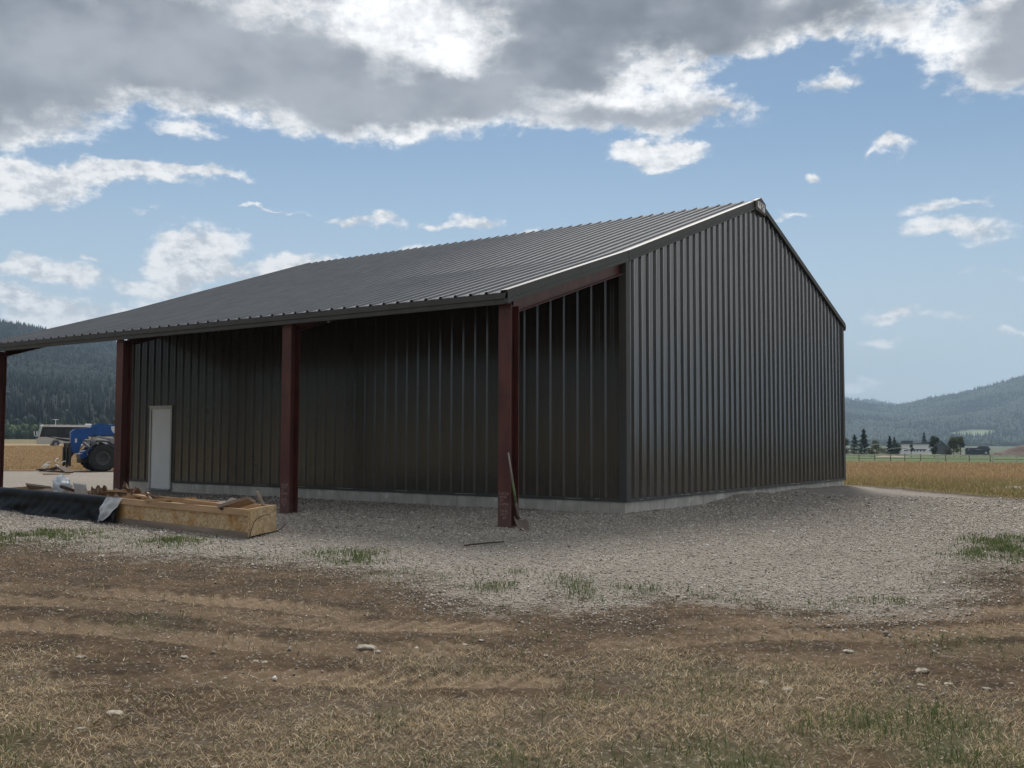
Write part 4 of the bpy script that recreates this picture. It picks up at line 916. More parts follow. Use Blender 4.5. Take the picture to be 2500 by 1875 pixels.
# ------------------------------------------------------------------ stones
ST = [(792, 1400, 44, 'large flat pale stone left of centre in the dirt'), (248, 1540, 40, 'pale flat stone in the straw at the lower left'), (552, 1427, 18, 'small pale stone below a faint patch of dirt'), (571, 1434, 16, 'small stone just right of another small stone'), (398, 1420, 18, 'lone small stone in the dark dirt at left'),
      (175, 1420, 22, 'half buried stone far left in the dark dirt'), (130, 1321, 14, 'tiny pale stone at the far left among tyre tracks'), (175, 1573, 20, 'small tan stone below the pale flat stone at lower left'), (1833, 1408, 26, 'brick shaped tan stone alone in the dirt at right'), (2049, 1476, 22, 'squarish white stone in the straw at right'),
      (1992, 1452, 30, 'long grey stone above the squarish white stone'), (2131, 1488, 20, 'small pale stone near the right edge'), (1700, 1491, 30, 'flat grey stone right of the straw patch'), (1519, 1547, 24, 'white pointed stone in the straw right of centre'), (1772, 1510, 22, 'tan rounded stone in the straw'),
      (1650, 1476, 26, 'half buried brown stone left of the flat grey stone'), (1040, 1387, 16, 'white pebble at the right of the pebble group'), (1005, 1390, 16, 'tan pebble at the left of the pebble group'), (1490, 1244, 14, 'white stone on the gravel right of the front post'), (1990, 1478, 20, 'low white stone left of the squarish white stone'),
      (465, 1652, 26, 'pale stone at the bottom edge of the grass'), (540, 1278, 12, 'small white stone at the upper edge of the dirt'), (2160, 1560, 26, 'flat stone lower right beside green grass'), (1180, 1415, 14, 'tiny stone in dirt below the centre')]
for (u, v, wpx, lb) in ST:
    p = gp(u, v); r = math.hypot(p[0]-CAM[0], p[1]-CAM[1]); w_ = wpx*K/FPX*r/2
    V = []; nu, nv = 12, 8; sd_ = random.random()*99
    for j in range(nv+1):
        ph = math.pi*j/nv
        for i in range(nu):
            a = 2*math.pi*i/nu; rr_ = .8+.4*float(vn(np.array([2.2*math.cos(a)+sd_]), np.array([2.2*math.sin(a)+ph]), 3)[0])
            V.append((w_*rr_*math.sin(ph)*math.cos(a), w_*.75*rr_*math.sin(ph)*math.sin(a), w_*.30*rr_*math.cos(ph)+.04*w_*math.sin(a*3)))
    o = mesh_obj('stone', V, [(j*nu+i, (j+1)*nu+i, (j+1)*nu+(i+1) % nu, j*nu+(i+1) % nu) for j in range(nv) for i in range(nu)], 'stone')
    o.location = (p[0], p[1], float(zg(p[0], p[1])[0])+w_*.02); o.rotation_euler = (random.uniform(-.1, .1), random.uniform(-.1, .1), random.uniform(0, 6)); tag(o, lb, 'stone', 'pale stones in the dirt and straw')

# ------------------------------------------------------------------ blades and pebbles (nobody could count them)
def blades(name, x, y, z, h, w, lean, laz, col, bend=.4):
    n_ = len(x); fa = RNG.uniform(0, 2*np.pi, n_)
    dx, dy = np.cos(laz)*lean, np.sin(laz)*lean
    sx_, sy_ = np.cos(fa)*w/2, np.sin(fa)*w/2
    up = np.sqrt(np.clip(1-lean**2, .02, 1))
    V = np.zeros((n_, 5, 3))
    V[:, 0] = np.stack([x-sx_, y-sy_, z], -1); V[:, 1] = np.stack([x+sx_, y+sy_, z], -1)
    mx_, my_, mz_ = x+dx*h*.5*(1-bend), y+dy*h*.5*(1-bend), z+up*h*.55
    V[:, 2] = np.stack([mx_+sx_*.8, my_+sy_*.8, mz_], -1); V[:, 3] = np.stack([mx_-sx_*.8, my_-sy_*.8, mz_], -1)
    V[:, 4] = np.stack([x+dx*h*(1+bend), y+dy*h*(1+bend), z+up*h*(1-.35*bend*lean)], -1)
    b_ = (np.arange(n_)*5)[:, None]
    idx = np.concatenate([b_+np.array([0, 1, 2, 3]), b_+np.array([3, 2, 4])], 1).ravel()
    k = np.tile([4, 3], n_)
    c = np.repeat(col, 5, 0)
    return np_mesh(name, V.reshape(-1, 3), idx, k, 'blade', col=c)
def wedge(n_, r0, r1, a0, a1, p=1.):
    a = np.radians(RNG.uniform(a0, a1, n_)); r = np.sqrt(RNG.uniform(0, 1, n_)**p*(r1**2-r0**2)+r0**2)
    return CAM[0]+r*np.sin(a+YAW), CAM[1]+r*np.cos(a+YAW), r
# dry straw
x, y, r = wedge(640000, 3.9, 12.5, -31, 31)
sgv = sdist(x, y, GR); sw_ = straw_w(x, y); pr_ = np.clip(sw_*1.35-.12, .012, 1)*sstep(.25, -.3, sgv)
cl = np.clip(.35+2.2*fbm(x*2.6, y*2.6, 3, 90)+.3, .05, 1); k_ = RNG.random(len(x)) < pr_*cl*sstep(13, 8, r)*.9+.02*(sgv < 0)
x, y, r = x[k_], y[k_], r[k_]; n_ = len(x); z = zg(x, y)
tone = RNG.uniform(.45, 1.35, n_)[:, None]; pal = np.array([[.68, .53, .34], [.60, .455, .275], [.38, .29, .18], [.88, .76, .56], [.15, .115, .07]])
col = pal[RNG.choice(5, n_, p=[.32, .27, .2, .09, .12])]*tone
o = blades('dry_straw', x, y, z+.004, RNG.uniform(.012, .055, n_)*(1+.8*(RNG.random(n_) > .93)), RNG.uniform(.0018, .0040, n_)*np.maximum(1, r/6.5), RNG.uniform(.70, .99, n_), RNG.uniform(0, 6.28, n_), col, .15)
tag(o, 'matted dry straw covering the near ground', 'straw', kind='stuff')
# green and olive blades
def sel(x, y, base=0.):
    g = green_w(x, y); return g
x, y, r = wedge(230000, 3.9, 16, -31, 31); g = green_w(x, y); sgv = sdist(x, y, GR)
cl = np.clip(.5+3*fbm(x*4, y*4, 3, 95), 0, 1)
k_ = RNG.random(len(x)) < (g**1.3)*cl*1.1+.022*cl*(sgv < .6)+.05*cl*(np.abs(sgv-.35) < .6)+.03*cl*(sgv < 0)*sstep(9, 6, r)
x, y, r = x[k_], y[k_], r[k_]; n_ = len(x); gg = g[k_]; z = zg(x, y)
pal = np.array([[.10, .155, .045], [.14, .185, .065], [.20, .21, .09], [.065, .10, .035], [.28, .25, .14]]); col = pal[RNG.choice(5, n_, p=[.3, .25, .18, .17, .10])]*RNG.uniform(.6, 1.2, n_)[:, None]
o = blades('green_grass', x, y, z, RNG.uniform(.022, .07, n_)*(1+.6*gg), RNG.uniform(.003, .006, n_)*np.maximum(1, r/7), RNG.uniform(.15, .75, n_), RNG.uniform(0, 6.28, n_), col, .4)
tag(o, 'green weeds and grass tufts growing through dirt and gravel', 'grass', kind='stuff')
# field grass right and left
def field(name, n_, r0, r1, a0, a1, label, hmul=1., gfar=None):
    u_ = RNG.random(n_); r = r0*(r1/r0)**u_; a = np.radians(RNG.uniform(a0, a1, n_)); x = CAM[0]+r*np.sin(a+YAW); y = CAM[1]+r*np.cos(a+YAW)
    sgv = sdist(x, y, GR); bare = .18*(vn(x*.6, y*.6, 4)); k_ = (sgv < -.25-bare) & (RNG.random(n_) < sstep(0, -1.6, sgv)*.9+.12)
    x, y, r, sgv = x[k_], y[k_], r[k_], sgv[k_]; n_ = len(x); z = terr(x, y)
    t_ = sstep(28, 56, r+8*fbm(x*.08, y*.08, 3, 99)*2)[:, None]
    near = np.array([[.34, .27, .13], [.22, .20, .085], [.47, .37, .20], [.28, .235, .11]])[RNG.choice(4, n_, p=[.35, .3, .15, .2])]
    far = np.array([[.46, .325, .185], [.38, .26, .14], [.54, .41, .25], [.30, .235, .12]])[RNG.choice(4, n_, p=[.4, .3, .15, .15])]
    col = (near*(1-t_)+far*t_)*RNG.uniform(.7, 1.25, n_)[:, None]
    o = blades(name, x, y, z-.02, RNG.uniform(.18, .46, n_)*hmul*sstep(-.2, -3.5, sgv)*.72+.05, RNG.uniform(.0006, .0011, n_)*r, RNG.uniform(.05, .5, n_), RNG.uniform(0, 6.28, n_), col, .35)
    return tag(o, label, 'grass', kind='stuff')
field('field_grass', 140000, 24, 108, 12, 38, 'tall dry orange grass in the field right of the barn')
field('field_grass', 90000, 54, 175, -31, -18, 'dry tan grass in the field behind the telehandler', .75)
# gravel pebbles
x, y, r = wedge(380000, 6.5, 26, -31, 31, 1.25)
sgv = sdist(x, y, GR)+2.0*fbm(x*1.2, y*1.2, 5, 15); inb = (x > -.04) & (y > -.02) & (x < WB+.1) & (y < 15.3)
k_ = (RNG.random(len(x)) < sstep(-.9, .45, sgv)*.97+.03) & ~inb & (RNG.random(len(x)) < sstep(27, 15, r)*.8+.2)
x, y, r = x[k_], y[k_], r[k_]; n_ = len(x); z = zg(x, y); s = (.0042+.010*RNG.random(n_)**2.4+.012*(RNG.random(n_) > .985))*np.maximum(1, r/12)
oc = np.array([[1, 0, 0], [0, 1, 0], [-1, 0, 0], [0, -1, 0], [0, 0, .75], [0, 0, -.75]], float)
V = oc[None]*s[:, None, None]*RNG.uniform(.6, 1.3, (n_, 6, 1)); a = RNG.uniform(0, 6.28, n_); ca, sa = np.cos(a)[:, None], np.sin(a)[:, None]
V = np.stack([V[..., 0]*ca-V[..., 1]*sa, V[..., 0]*sa+V[..., 1]*ca, V[..., 2]], -1)+np.stack([x, y, z+s*.25], -1)[:, None]
tri = np.array([[0, 1, 4], [1, 2, 4], [2, 3, 4], [3, 0, 4], [1, 0, 5], [2, 1, 5], [3, 2, 5], [0, 3, 5]])
idx = ((np.arange(n_)*6)[:, None, None]+tri).ravel()
pal = np.array([[.40, .355, .30], [.51, .46, .395], [.29, .255, .212], [.62, .585, .53], [.36, .31, .25], [.16, .142, .12]])
col = pal[RNG.choice(6, n_, p=[.32, .23, .2, .07, .12, .06])]*RNG.uniform(.8, 1.15, n_)[:, None]
o = np_mesh('gravel', V.reshape(-1, 3), idx, 3, 'pebble', col=np.repeat(col, 6, 0)); tag(o, 'crushed grey gravel spread over the yard', 'gravel', kind='stuff')

# ------------------------------------------------------------------ hills and woods
def hill(name, prof, r0, rtop, r1, zb, amp, mat):
    """prof: (u, v) skyline points of the ridge; r0 foot, rtop ridge distance"""
    us = np.array([p[0] for p in prof]); az_ = []; zt = []
    for (u, v) in prof:
        d = ray(u, v); h = np.hypot(d[0], d[1]); az_.append(math.atan2(d[0], d[1])-YAW); zt.append(CAM[2]+d[2]/h*rtop)
    az_ = np.array(az_); zt = np.array(zt)
    A_ = np.linspace(az_[0], az_[-1], 260); T = np.linspace(0, 1.25, 90)
    def hz_(a, r):
        z1 = np.interp(a, az_, zt); q = np.clip((r-r0)/(rtop-r0), 0, 2)
        pr_ = np.where(q < 1, q**1.15, 1-1.6*(q-1)); x = CAM[0]+r*np.sin(a+YAW); y = CAM[1]+r*np.cos(a+YAW)
        n_ = amp*fbm(x/(rtop*.10), y/(rtop*.10), 5, 120)*np.clip(q*(1-np.clip(q, 0, 1))*4, 0, 1)
        zq = zb+(z1-zb)*pr_+n_
        # keep every slope under the skyline seen from the valley
        return np.where(q < 1, np.minimum(zq, CAM[2]+(z1-CAM[2])/rtop*r*np.clip(.15+1.0*q, 0, 1)+zb*.0), zq)
    R_, A2 = np.meshgrid(r0+(rtop-r0)*T, A_, indexing='ij'); Zh = hz_(A2, R_)
    Vh = np.stack([CAM[0]+R_*np.sin(A2+YAW), CAM[1]+R_*np.cos(A2+YAW), Zh], -1).reshape(-1, 3)
    o = np_mesh(name, Vh, grid_faces(len(T), len(A_)), 4, mat, smooth_=True); tag(o, kind='structure')
    return hz_, az_
MT['hill_l'] = material('forest floor', (.018, .028, .018), .95, 0, .35, .03)
MT['hill_r'] = material('scrub slope', (.055, .068, .035), .95, 0, .3, .012, col2=(.03, .042, .022))
hzL, azL = hill('hill_left', [(-260, 660), (-120, 690), (0, 706), (40, 712), (90, 722), (160, 735), (260, 752), (400, 790), (560, 850)], 415, 1500, 1800, 1.0, 22, 'hill_l')
rp = [(1150, 790), (1400, 815), (1600, 830), (1700, 850), (1760, 872), (1818, 868), (1830, 868), (1860, 876), (1890, 880), (1930, 884), (1962, 877), (2002, 868), (2070, 857), (2130, 842), (2175, 830), (2212, 818), (2300, 790), (2420, 760)]
hzR, azR = hill('hill_right', rp, 2050, 3500, 4200, -6, 40, 'hill_r')
hzF, azF = hill('hill_far', [(1150, 840), (1400, 845), (1560, 850), (1700, 858), (1780, 862), (1818, 862.5), (1840, 866), (1858, 867), (1890, 868), (1915, 873), (1945, 880), (2000, 900), (2060, 930)], 3600, 5200, 5800, -6, 30, 'hill_r')
Ab = np.radians(np.linspace(-215, -29, 160)); Tb = np.linspace(600, 2100, 30); Rb, A2b = np.meshgrid(Tb, Ab, indexing='ij')
Zb = (Rb-600)/1500*(230+120*vn(A2b*3, A2b*0+2., 8)+60*vn(A2b*9, Rb/300, 9))*sstep(-217, -195, np.degrees(A2b))*sstep(-28.9, -31, np.degrees(A2b))
tag(np_mesh('added_hill_behind', np.stack([CAM[0]+Rb*np.sin(A2b+YAW), CAM[1]+Rb*np.cos(A2b+YAW), Zb-6], -1).reshape(-1, 3), grid_faces(30, 160), 4, 'hill_l', smooth_=True), kind='structure')  # unseen hills added behind the camera to darken reflections in the siding
def forest(name, hz_, a0, a1, r0, r1, n_, hr, conif, pal, label, mask=None, logr=True, power=1.):
    a = RNG.uniform(a0, a1, n_); r = np.sqrt(RNG.uniform(0, 1, n_)**power*(r1*r1-r0*r0)+r0*r0)
    x = CAM[0]+r*np.sin(a+YAW); y = CAM[1]+r*np.cos(a+YAW)
    if mask is not None: k_ = mask(a, r, x, y); a, r, x, y = a[k_], r[k_], x[k_], y[k_]; n_ = len(a)
    z = hz_(a, r); cl = fbm(x/130, y/130, 4, 140); kon = RNG.random(n_) < np.clip(conif+2.2*cl, .03, .97)
    h = RNG.uniform(hr[0], hr[1], n_); h = np.where(kon, h, h*.72); rad = np.where(kon, h*.16, h*.30)*RNG.uniform(.8, 1.25, n_)
    ns = 6; th_ = np.arange(ns)*2*np.pi/ns
    V = np.zeros((n_, 3*ns+1, 3)); zf = np.array([0.05, .38, .72]); rc = np.array([1., .62, .30]); rd = np.array([.62, 1., .72])
    jit = RNG.uniform(.7, 1.3, (n_, 3, ns))
    for lv in range(3):
        rr_ = np.where(kon, rc[lv], rd[lv])*rad
        V[:, lv*ns:(lv+1)*ns, 0] = x[:, None]+rr_[:, None]*jit[:, lv]*np.cos(th_+lv*.5); V[:, lv*ns:(lv+1)*ns, 1] = y[:, None]+rr_[:, None]*jit[:, lv]*np.sin(th_+lv*.5)
        V[:, lv*ns:(lv+1)*ns, 2] = (z+h*zf[lv])[:, None]+(h*.05)[:, None]*(jit[:, lv]-1)*2
    V[:, -1] = np.stack([x, y, z+h*np.where(kon, 1.05, .95)], -1)
    fcs = []
    for lv in range(2): fcs += [[lv*ns+i, lv*ns+(i+1) % ns, (lv+1)*ns+(i+1) % ns, (lv+1)*ns+i] for i in range(ns)]
    q4 = ((np.arange(n_)*(3*ns+1))[:, None, None]+np.array(fcs)); t3 = ((np.arange(n_)*(3*ns+1))[:, None, None]+np.array([[2*ns+i, 2*ns+(i+1) % ns, 3*ns] for i in range(ns)]))
    idx = np.concatenate([q4.ravel(), t3.ravel()]); kk = np.concatenate([np.full(n_*2*ns, 4), np.full(n_*ns, 3)])
    c = np.where(kon[:, None], np.array(pal[0]), np.array(pal[1]))*RNG.uniform(.6, 1.35, n_)[:, None]
    o = np_mesh(name, V.reshape(-1, 3), idx, kk, 'leaf', col=np.repeat(c, 3*ns+1, 0)); return tag(o, label, 'forest', kind='stuff')
aL0, aL1 = math.radians(-30), math.radians(-17)
forest('forest', hzL, aL0, aL1, 430, 1560, 26000, (6, 13), .3, ((.007, .016, .018), (.019, .031, .028)), 'dark wooded hillside beyond the left field')
# pale aspen stems low on the left hill
mb = MB()
for k in range(34):
    a = random.uniform(aL0, aL1); r = random.uniform(430, 640); z = float(hzL(np.array([a]), np.array([r]))[0]); x, y = CAM[0]+r*math.sin(a+YAW), CAM[1]+r*math.cos(a+YAW)
    mb.tube([(x, y, z), (x+random.uniform(-.8, .8), y, z+random.uniform(9, 17))], .22, 4)
MT['aspen'] = material('pale aspen bark', (.11, .115, .10), .9); tag(mb.build('aspen_stems', 'aspen'), 'pale bare aspen stems on the lower left hillside', 'tree stems', kind='stuff')
def mR(a, r, x, y):     # leave the pale meadow open
    am, rm = azel(2100, 950)[0], 2330
    return ~((np.abs((a-am)/.022)**2+np.abs((r-rm)/110)**2) < 1)
forest('forest', hzR, math.radians(7), math.radians(32), 2070, 3560, 56000, (9, 22), .22, ((.024, .038, .032), (.085, .105, .078)), 'wooded hillside across the valley at right', mR)
forest('forest', hzF, math.radians(7), math.radians(25), 4300, 5230, 6500, (14, 26), .6, ((.03, .044, .03), (.06, .075, .045)), 'hazy wooded ridge far beyond the valley')
# dark shrub belt at the foot of both hills
flatL = lambda a, r: terr(CAM[0]+r*np.sin(a+YAW), CAM[1]+r*np.cos(a+YAW))
forest('shrub_belt', flatL, aL0, aL1, 380, 440, 900, (3, 9), .15, ((.03, .05, .02), (.05, .075, .03)), 'dark green bushes along the foot of the left hill')
forest('shrub_belt', flatL, math.radians(7), math.radians(32), 1650, 2100, 3600, (6, 13), .3, ((.028, .042, .024), (.06, .08, .04)), 'dark tree belt along the far valley floor')
# pale meadow on the right hill
am = azel(2100, 950)[0]; Vm = []; nm = 14
for j in range(nm+1):
    for i in range(25):
        a = am+.020*(i/24*2-1); r = 2330+80*(j/nm*2-1)*math.sqrt(max(.0, 1-(i/24*2-1)**2)); z = float(hzR(np.array([a]), np.array([r]))[0])+1.6; Vm.append((CAM[0]+r*math.sin(a+YAW), CAM[1]+r*math.cos(a+YAW), z))
MT['meadow'] = material('pale meadow grass', (.15, .19, .085), .95, 0, .3, .02)
tag(mesh_obj('meadow', Vm, [(j*25+i, j*25+i+1, (j+1)*25+i+1, (j+1)*25+i) for j in range(nm) for i in range(24)], 'meadow', None, True), kind='structure')

# ------------------------------------------------------------------ trees in the valley
def tree_conifer(u, r, hpx, wpx, col, label, group, name='conifer_tree', seed=0):
    rg = np.random.default_rng(seed+int(u)); p = at_r(u, r); h = hpx*K/FPX*r; w_ = wpx*K/FPX*r/2
    t = empty(name, tuple(p)); tag(t, label, 'tree', group)
    mb = MB(); mb.tube([(0, 0, -.3), (0, 0, h*.5), (0, 0, h*.97)], [h*.018, h*.011, .03], 6); mb.build('trunk', 'bark', t)
    n_ = 1100; q = rg.random(n_)**.75*.95+.03; rad = w_*(1-q)**.85*(.75+.35*np.sin(q*38+rg.random()*6))*rg.uniform(.55, 1.15, n_); a = rg.uniform(0, 6.28, n_)
    s = h*.045*rg.uniform(.6, 1.3, n_)*(1.2-q*.6); cx, cy, cz = rad*np.cos(a), rad*np.sin(a), h*(.06+q*.95)-rad*.22
    V = np.zeros((n_, 4, 3)); c_, s_ = np.cos(a), np.sin(a)
    V[:, 0] = np.stack([cx-c_*s*1.2, cy-s_*s*1.2, cz+s*.3], -1); V[:, 1] = np.stack([cx-s_*s*.7, cy+c_*s*.7, cz-s*.3], -1)
    V[:, 2] = np.stack([cx+c_*s*1.3, cy+s_*s*1.3, cz-s*.55], -1); V[:, 3] = np.stack([cx+s_*s*.7, cy-c_*s*.7, cz-s*.3], -1)
    col_ = np.array(col)*rg.uniform(.55, 1.4, n_)[:, None]
    np_mesh('crown', V.reshape(-1, 3), np.arange(n_*4), 4, 'leaf', t, col=np.repeat(col_, 4, 0)); return t
def tree_leafy(u, r, hpx, wpx, col, label, group, name='leafy_tree', seed=0, trunk=.12, lobes=11, n_=1500):
    rg = np.random.default_rng(seed+int(u)); p = at_r(u, r); h = hpx*K/FPX*r; w_ = wpx*K/FPX*r/2
    t = empty(name, tuple(p)); tag(t, label, 'tree', group); mb = MB(); mb.tube([(0, 0, -.3), (0, 0, h*.45)], [h*.022, h*.014], 6)
    lc = []
    for k in range(lobes):
        a = rg.uniform(0, 6.28); q = rg.uniform(0, 1); c = np.array([w_*.55*math.cos(a)*rg.random()**.5, w_*.55*math.sin(a)*rg.random()**.5, h*(trunk+.12+(.82-trunk-.12)*q)]); lc.append((c, rg.uniform(.28, .5)*min(w_, h*.5)))
        mb.tube([(0, 0, h*.3), tuple(c)], [h*.010, h*.003], 5)
    mb.build('trunk', 'bark', t)
    L_ = rg.integers(0, lobes, n_); cen = np.array([lc[i][0] for i in L_]); rd = np.array([lc[i][1] for i in L_]); d = rg.normal(size=(n_, 3)); d /= np.linalg.norm(d, axis=1)[:, None]
    pos_ = cen+d*rd[:, None]*(rg.uniform(.2, 1.5, n_)[:, None])*np.array([1, 1, 1.25]); s = h*.028*rg.uniform(.6, 1.5, n_)
    e1 = rg.normal(size=(n_, 3)); e1 /= np.linalg.norm(e1, axis=1)[:, None]; e2 = np.cross(e1, d); V = np.stack([pos_-e1*s[:, None], pos_+e2*s[:, None], pos_+e1*s[:, None], pos_-e2*s[:, None]], 1)
    col_ = np.array(col)*(rg.uniform(.6, 1.3, lobes)[L_]*rg.uniform(.75, 1.25, n_))[:, None]
    np_mesh('crown', V.reshape(-1, 3), np.arange(n_*4), 4, 'leaf', t, col=np.repeat(col_, 4, 0)); return t
CG, DG, OG = (.020, .038, .022), (.075, .085, .042), (.12, .13, .065)
gC, gL = 'conifers in the valley behind the rail fence', 'leafy trees in the valley behind the rail fence'
tree_leafy(1824, 260, 40, 22, (.09, .09, .055), 'dull olive tree right beside the barn corner', gL)
tree_conifer(1846, 262, 44, 38, CG, 'broad dark conifer second from the barn corner', gC)
tree_conifer(1866, 255, 56, 38, CG, 'tallest dark spruce right of the barn', gC)
tree_leafy(1893, 300, 34, 22, OG, 'pale green small tree right of the tallest spruce', gL)
tree_leafy(1882, 240, 22, 22, DG, 'low olive bush at the foot of the tallest spruce', gL, 'bush', trunk=.02)
tree_leafy(1905, 235, 22, 40, OG, 'wide pale olive bush between spruce and next conifer', gL, 'bush', trunk=.02)
tree_conifer(1922, 250, 42, 26, CG, 'narrow dark conifer midway between spruce and white house', gC)
tree_conifer(1932, 300, 38, 22, (.045, .06, .025), 'olive tinted conifer just behind the narrow dark one', gC)
tree_leafy(1938, 270, 28, 22, (.035, .045, .03), 'dark round tree mass left of the white house', gL)
tree_leafy(1968, 225, 32, 10, (.10, .11, .065), 'thin young tree standing in front of the white house', gL, n_=500, lobes=5)
tree_conifer(1996, 520, 42, 20, (.022, .042, .028), 'spruce rising behind the white house roof', gC)
tree_leafy(2018, 230, 44, 24, (.05, .062, .036), 'dense dark poplar at the right end of the white house', gL, trunk=.03)
tree_leafy(2060, 240, 43, 26, (.10, .11, .06), 'round leafy tree with bare trunk right of the poplar', gL, trunk=.34)
tree_leafy(2074, 245, 47, 20, (.12, .13, .065), 'tall loose olive tree next to the round leafy tree', gL, trunk=.1)
tree_leafy(2049, 236, 20, 22, DG, 'low bush between poplar and round leafy tree', gL, 'bush', trunk=.02)

# ------------------------------------------------------------------ houses, mounds, fence, sprays
def house_frame(u, r):
    p = at_r(u, r); d = ray(u, 952); a = math.atan2(d[0], d[1]); return p, -a      # local x = right in view, y = away
r_ = 460; p, rz_ = house_frame(1981, r_); S = K/FPX*r_
hs_ = empty('white_house', tuple(p), rz_); tag(hs_, 'long low white house with dark flat windows behind the fence', 'house')
mb = MB(); mb.box((-33*S, 0, -1), (35*S, 10, 20.5*S)); hw = mb.build('wall', 'house_white', hs_)
mb = MB(); mb.prism([(-34*S, 20.6*S), (36*S, 20.6*S), (33*S, 22*S), (-30*S, 22*S)], -.6, 10.6); mb.build('roof', 'house_roof', hs_)
mb = MB(); mb.box((-30*S, 3, 22*S), (-8*S, 8, 27*S)); mb.box((8*S, 3, 22*S), (31*S, 8, 25*S)); mb.build('roof_block', 'house_dark', hs_)
for (x0, x1, z0, z1) in ((-25, -17, 6.2, 8), (22, 30, 6.2, 8), (-10, 17, 8.2, 10), (-7, -4, 6, 8.2), (-1, 2, 6, 8.2), (5, 8, 6, 8.2), (11, 14, 6, 8.2)):
    mb = MB(); mb.box((x0*S, -.12, z0*S), (x1*S, -.01, z1*S)); mb.build('window', 'dark_glass', hs_)
r_ = 400; p, rz_ = house_frame(2040, r_); S = K/FPX*r_
h2 = empty('gabled_house', tuple(p), rz_); tag(h2, 'grey gabled house half hidden behind the poplar', 'house')
mb = MB(); mb.prism([(-22*S, -1), (14*S, -1), (14*S, 5*S), (-6*S, 26*S), (-22*S, 10*S)], 0, 9); mb.build('wall', material('grey house wall', (.10, .115, .12), .8), h2)
for (a, b_) in (((-7*S, 27*S), (17*S, 3*S)), ((-7*S, 27*S), (-24*S, 8*S))):
    mb = MB(); mb.beam((a[0], 4.5, a[1]+.2), (b_[0], 4.5, b_[1]+.2), 10.6, 2.0*S); mb.build('roof', 'house_roof', h2)
r_ = 420; p, rz_ = house_frame(2110, r_); S = K/FPX*r_
h3 = empty('dark_house', tuple(p), rz_); tag(h3, 'low dark house with stepped roof at the right', 'house')
mb = MB(); mb.box((-21*S, 0, -1), (22*S, 9, 10*S)); mb.build('wall', 'house_dark', h3)
mb = MB(); mb.prism([(-23*S, 9.5*S), (-2*S, 9.5*S), (0, 14*S), (-19*S, 14*S)], -.6, 9.6); mb.prism([(-5*S, 11*S), (25*S, 10*S), (20*S, 17*S), (4*S, 17.5*S)], -.7, 9.7); mb.build('roof', 'house_roof', h3)
for x in (-17, 14): mb = MB(); mb.box((x*S, -.1, 3*S), ((x+4)*S, -.01, 6*S)); mb.build('window', 'rv_white' if x > 0 else 'dark_glass', h3)
for (u, r_, wpx, hpx, lb) in ((2212, 330, 62, 24, 'big red brown soil heap at the right edge'), (2156, 300, 20, 11, 'small brown soil heap left of the big one'), (1925, 225, 60, 7, 'low grey earth bank left of the white house'), (2000, 350, 60, 6, 'low olive earth bank in front of the white house')):
    p = at_r(u, r_); S = K/FPX*r_; n_ = 22; V = []
    for j in range(n_+1):
        for i in range(n_+1):
            x, y = (i/n_*2-1), (j/n_*2-1); q = max(0, 1-math.hypot(x, y)); hh = hpx*S*(q**.8)*(.8+.5*float(vn(np.array([x*3+u]), np.array([y*3.]), 6)[0])); V.append((x*wpx*S, y*wpx*S, hh-.4))
    o = mesh_obj('soil_heap', V, [(j*(n_+1)+i, j*(n_+1)+i+1, (j+1)*(n_+1)+i+1, (j+1)*(n_+1)+i) for j in range(n_) for i in range(n_)], 'soil' if 'brown' in lb else 'lumber_grey' if 'grey' in lb else MT['meadow'], None, True)
    o.location = tuple(p); tag(o, lb, 'soil heap')
# gravel pile by the road at right
p = gp(2212, 1062); V = []; n_ = 30
for j in range(n_+1):
    for i in range(n_+1):
        x, y = (i/n_*2-1), (j/n_*2-1); q = max(0, 1-math.hypot(x, y)); V.append((x*1.6, y*1.6, .22*q**.9*(.85+.3*float(vn(np.array([x*4+9]), np.array([y*4.]), 6)[0]))-.03))
gm = mesh_obj('gravel_pile', V, [(j*(n_+1)+i, j*(n_+1)+i+1, (j+1)*(n_+1)+i+1, (j+1)*(n_+1)+i) for j in range(n_) for i in range(n_)], material('gravel heap', (.27, .24, .205), .95, 0, .3, 30, .02, 30), None, True)
gm.location = tuple(p); tag(gm, 'small pile of pale gravel at the right edge of the field', 'gravel pile')
fe = empty('rail_fence', tuple(at_r(2000, 130))); tag(fe, 'weathered wooden rail fence crossing the far edge of the right field', 'fence'); fo = np.array(fe.location)
us_ = [1790, 1818, 1855, 1889, 1923, 1954, 1988, 2024, 2042, 2093, 2138, 2143, 2195, 2240, 2300]; rf = 132
for u in us_:
    q = at_r(u, rf-(3 if u == 2143 else 0)); h = 1.3 if u == 2143 else .9
    mb = MB(); w_ = .17 if u in (2143, 2195) else .10; mb.box((-w_/2, -w_/2, -.4), (w_/2, w_/2, h)); o = mb.build('post', 'fence' if u in (2143, 2195, 2024) else 'lumber_grey', fe); o.location = tuple(q-fo)
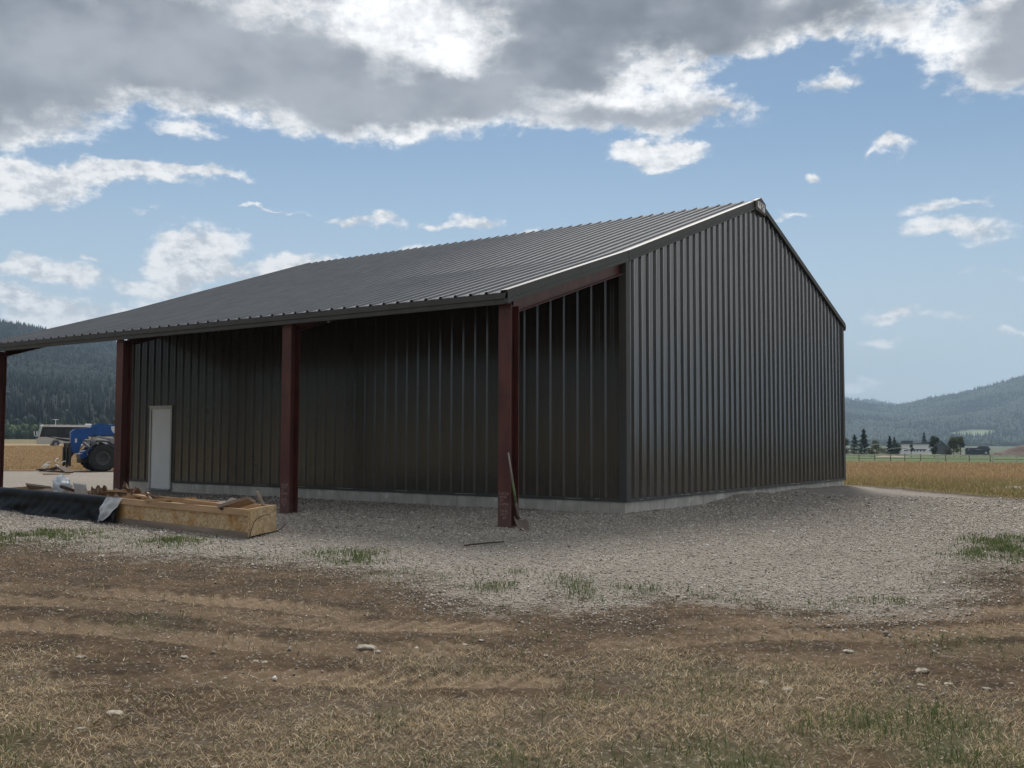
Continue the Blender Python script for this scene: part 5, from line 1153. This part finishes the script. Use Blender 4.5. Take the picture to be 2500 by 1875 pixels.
for dz in (.72, .30):
    mb = MB()
    for a, b_ in zip(us_[:-1], us_[1:]):
        if b_ in (2143,): continue
        pa, pb = at_r(a, rf), at_r(b_, rf); pa[2] += dz; pb[2] += dz+.03*math.sin(b_); mb.beam(pa-fo, pb-fo, .08, .20 if dz > .5 else .06)
    mb.build('rail', 'fence' if dz > .5 else 'lumber_grey', fe)
# green hay strip behind the orange field is part of the ground; irrigation sprays
for k, (u0, u1, v0, v1, um, vm, lb) in enumerate(((1864, 1908, 973, 962, 1885, 954, 'thin arc of irrigation water left of the white house'), (1908, 1966, 975, 972, 1940, 962, 'second low arc of irrigation water before the white house'), (2120, 2196, 956, 978, 2166, 958, 'long faint irrigation jet near the dark house'), (2091, 2102, 975, 948, 2096, 964, 'leaning pale irrigation jet left of the dark house'))):
    pts = []
    for j in range(13):
        q = j/12; u = u0*(1-q)**2+2*um*q*(1-q)+u1*q*q; v = v0*(1-q)**2+2*vm*q*(1-q)+v1*q*q; d = ray(u, v); d = d/np.hypot(d[0], d[1]); pts.append(CAM+d*210)
    mb = MB(); mb.tube([p_-pts[0] for p_ in pts], [.025+.006*j for j in range(13)] if k < 2 else .04, 5); o = mb.build('irrigation_jet', 'water', None, True); o.location = tuple(pts[0]); tag(o, lb, 'water jet', 'irrigation jets in the valley')

# ------------------------------------------------------------------ haze
mb = MB(); mb.box((-6300, -6300, -60), (6300, 6300, 430)); hzb = mb.build('haze', []); tag(hzb, 'pale blue air haze filling the valley', 'haze', kind='stuff')
m = bpy.data.materials.new('valley haze'); m.use_nodes = True; n = m.node_tree.nodes; n.clear()
pv = n.new('ShaderNodeVolumePrincipled'); pv.inputs['Color'].default_value = (.60, .80, 1, 1); pv.inputs['Density'].default_value = .00020; pv.inputs['Anisotropy'].default_value = .0
mo = n.new('ShaderNodeOutputMaterial'); m.node_tree.links.new(pv.outputs[0], mo.inputs['Volume']); hzb.data.materials.append(m)
C.cycles.volume_bounces = 0; C.cycles.max_bounces = 6; C.cycles.diffuse_bounces = 3
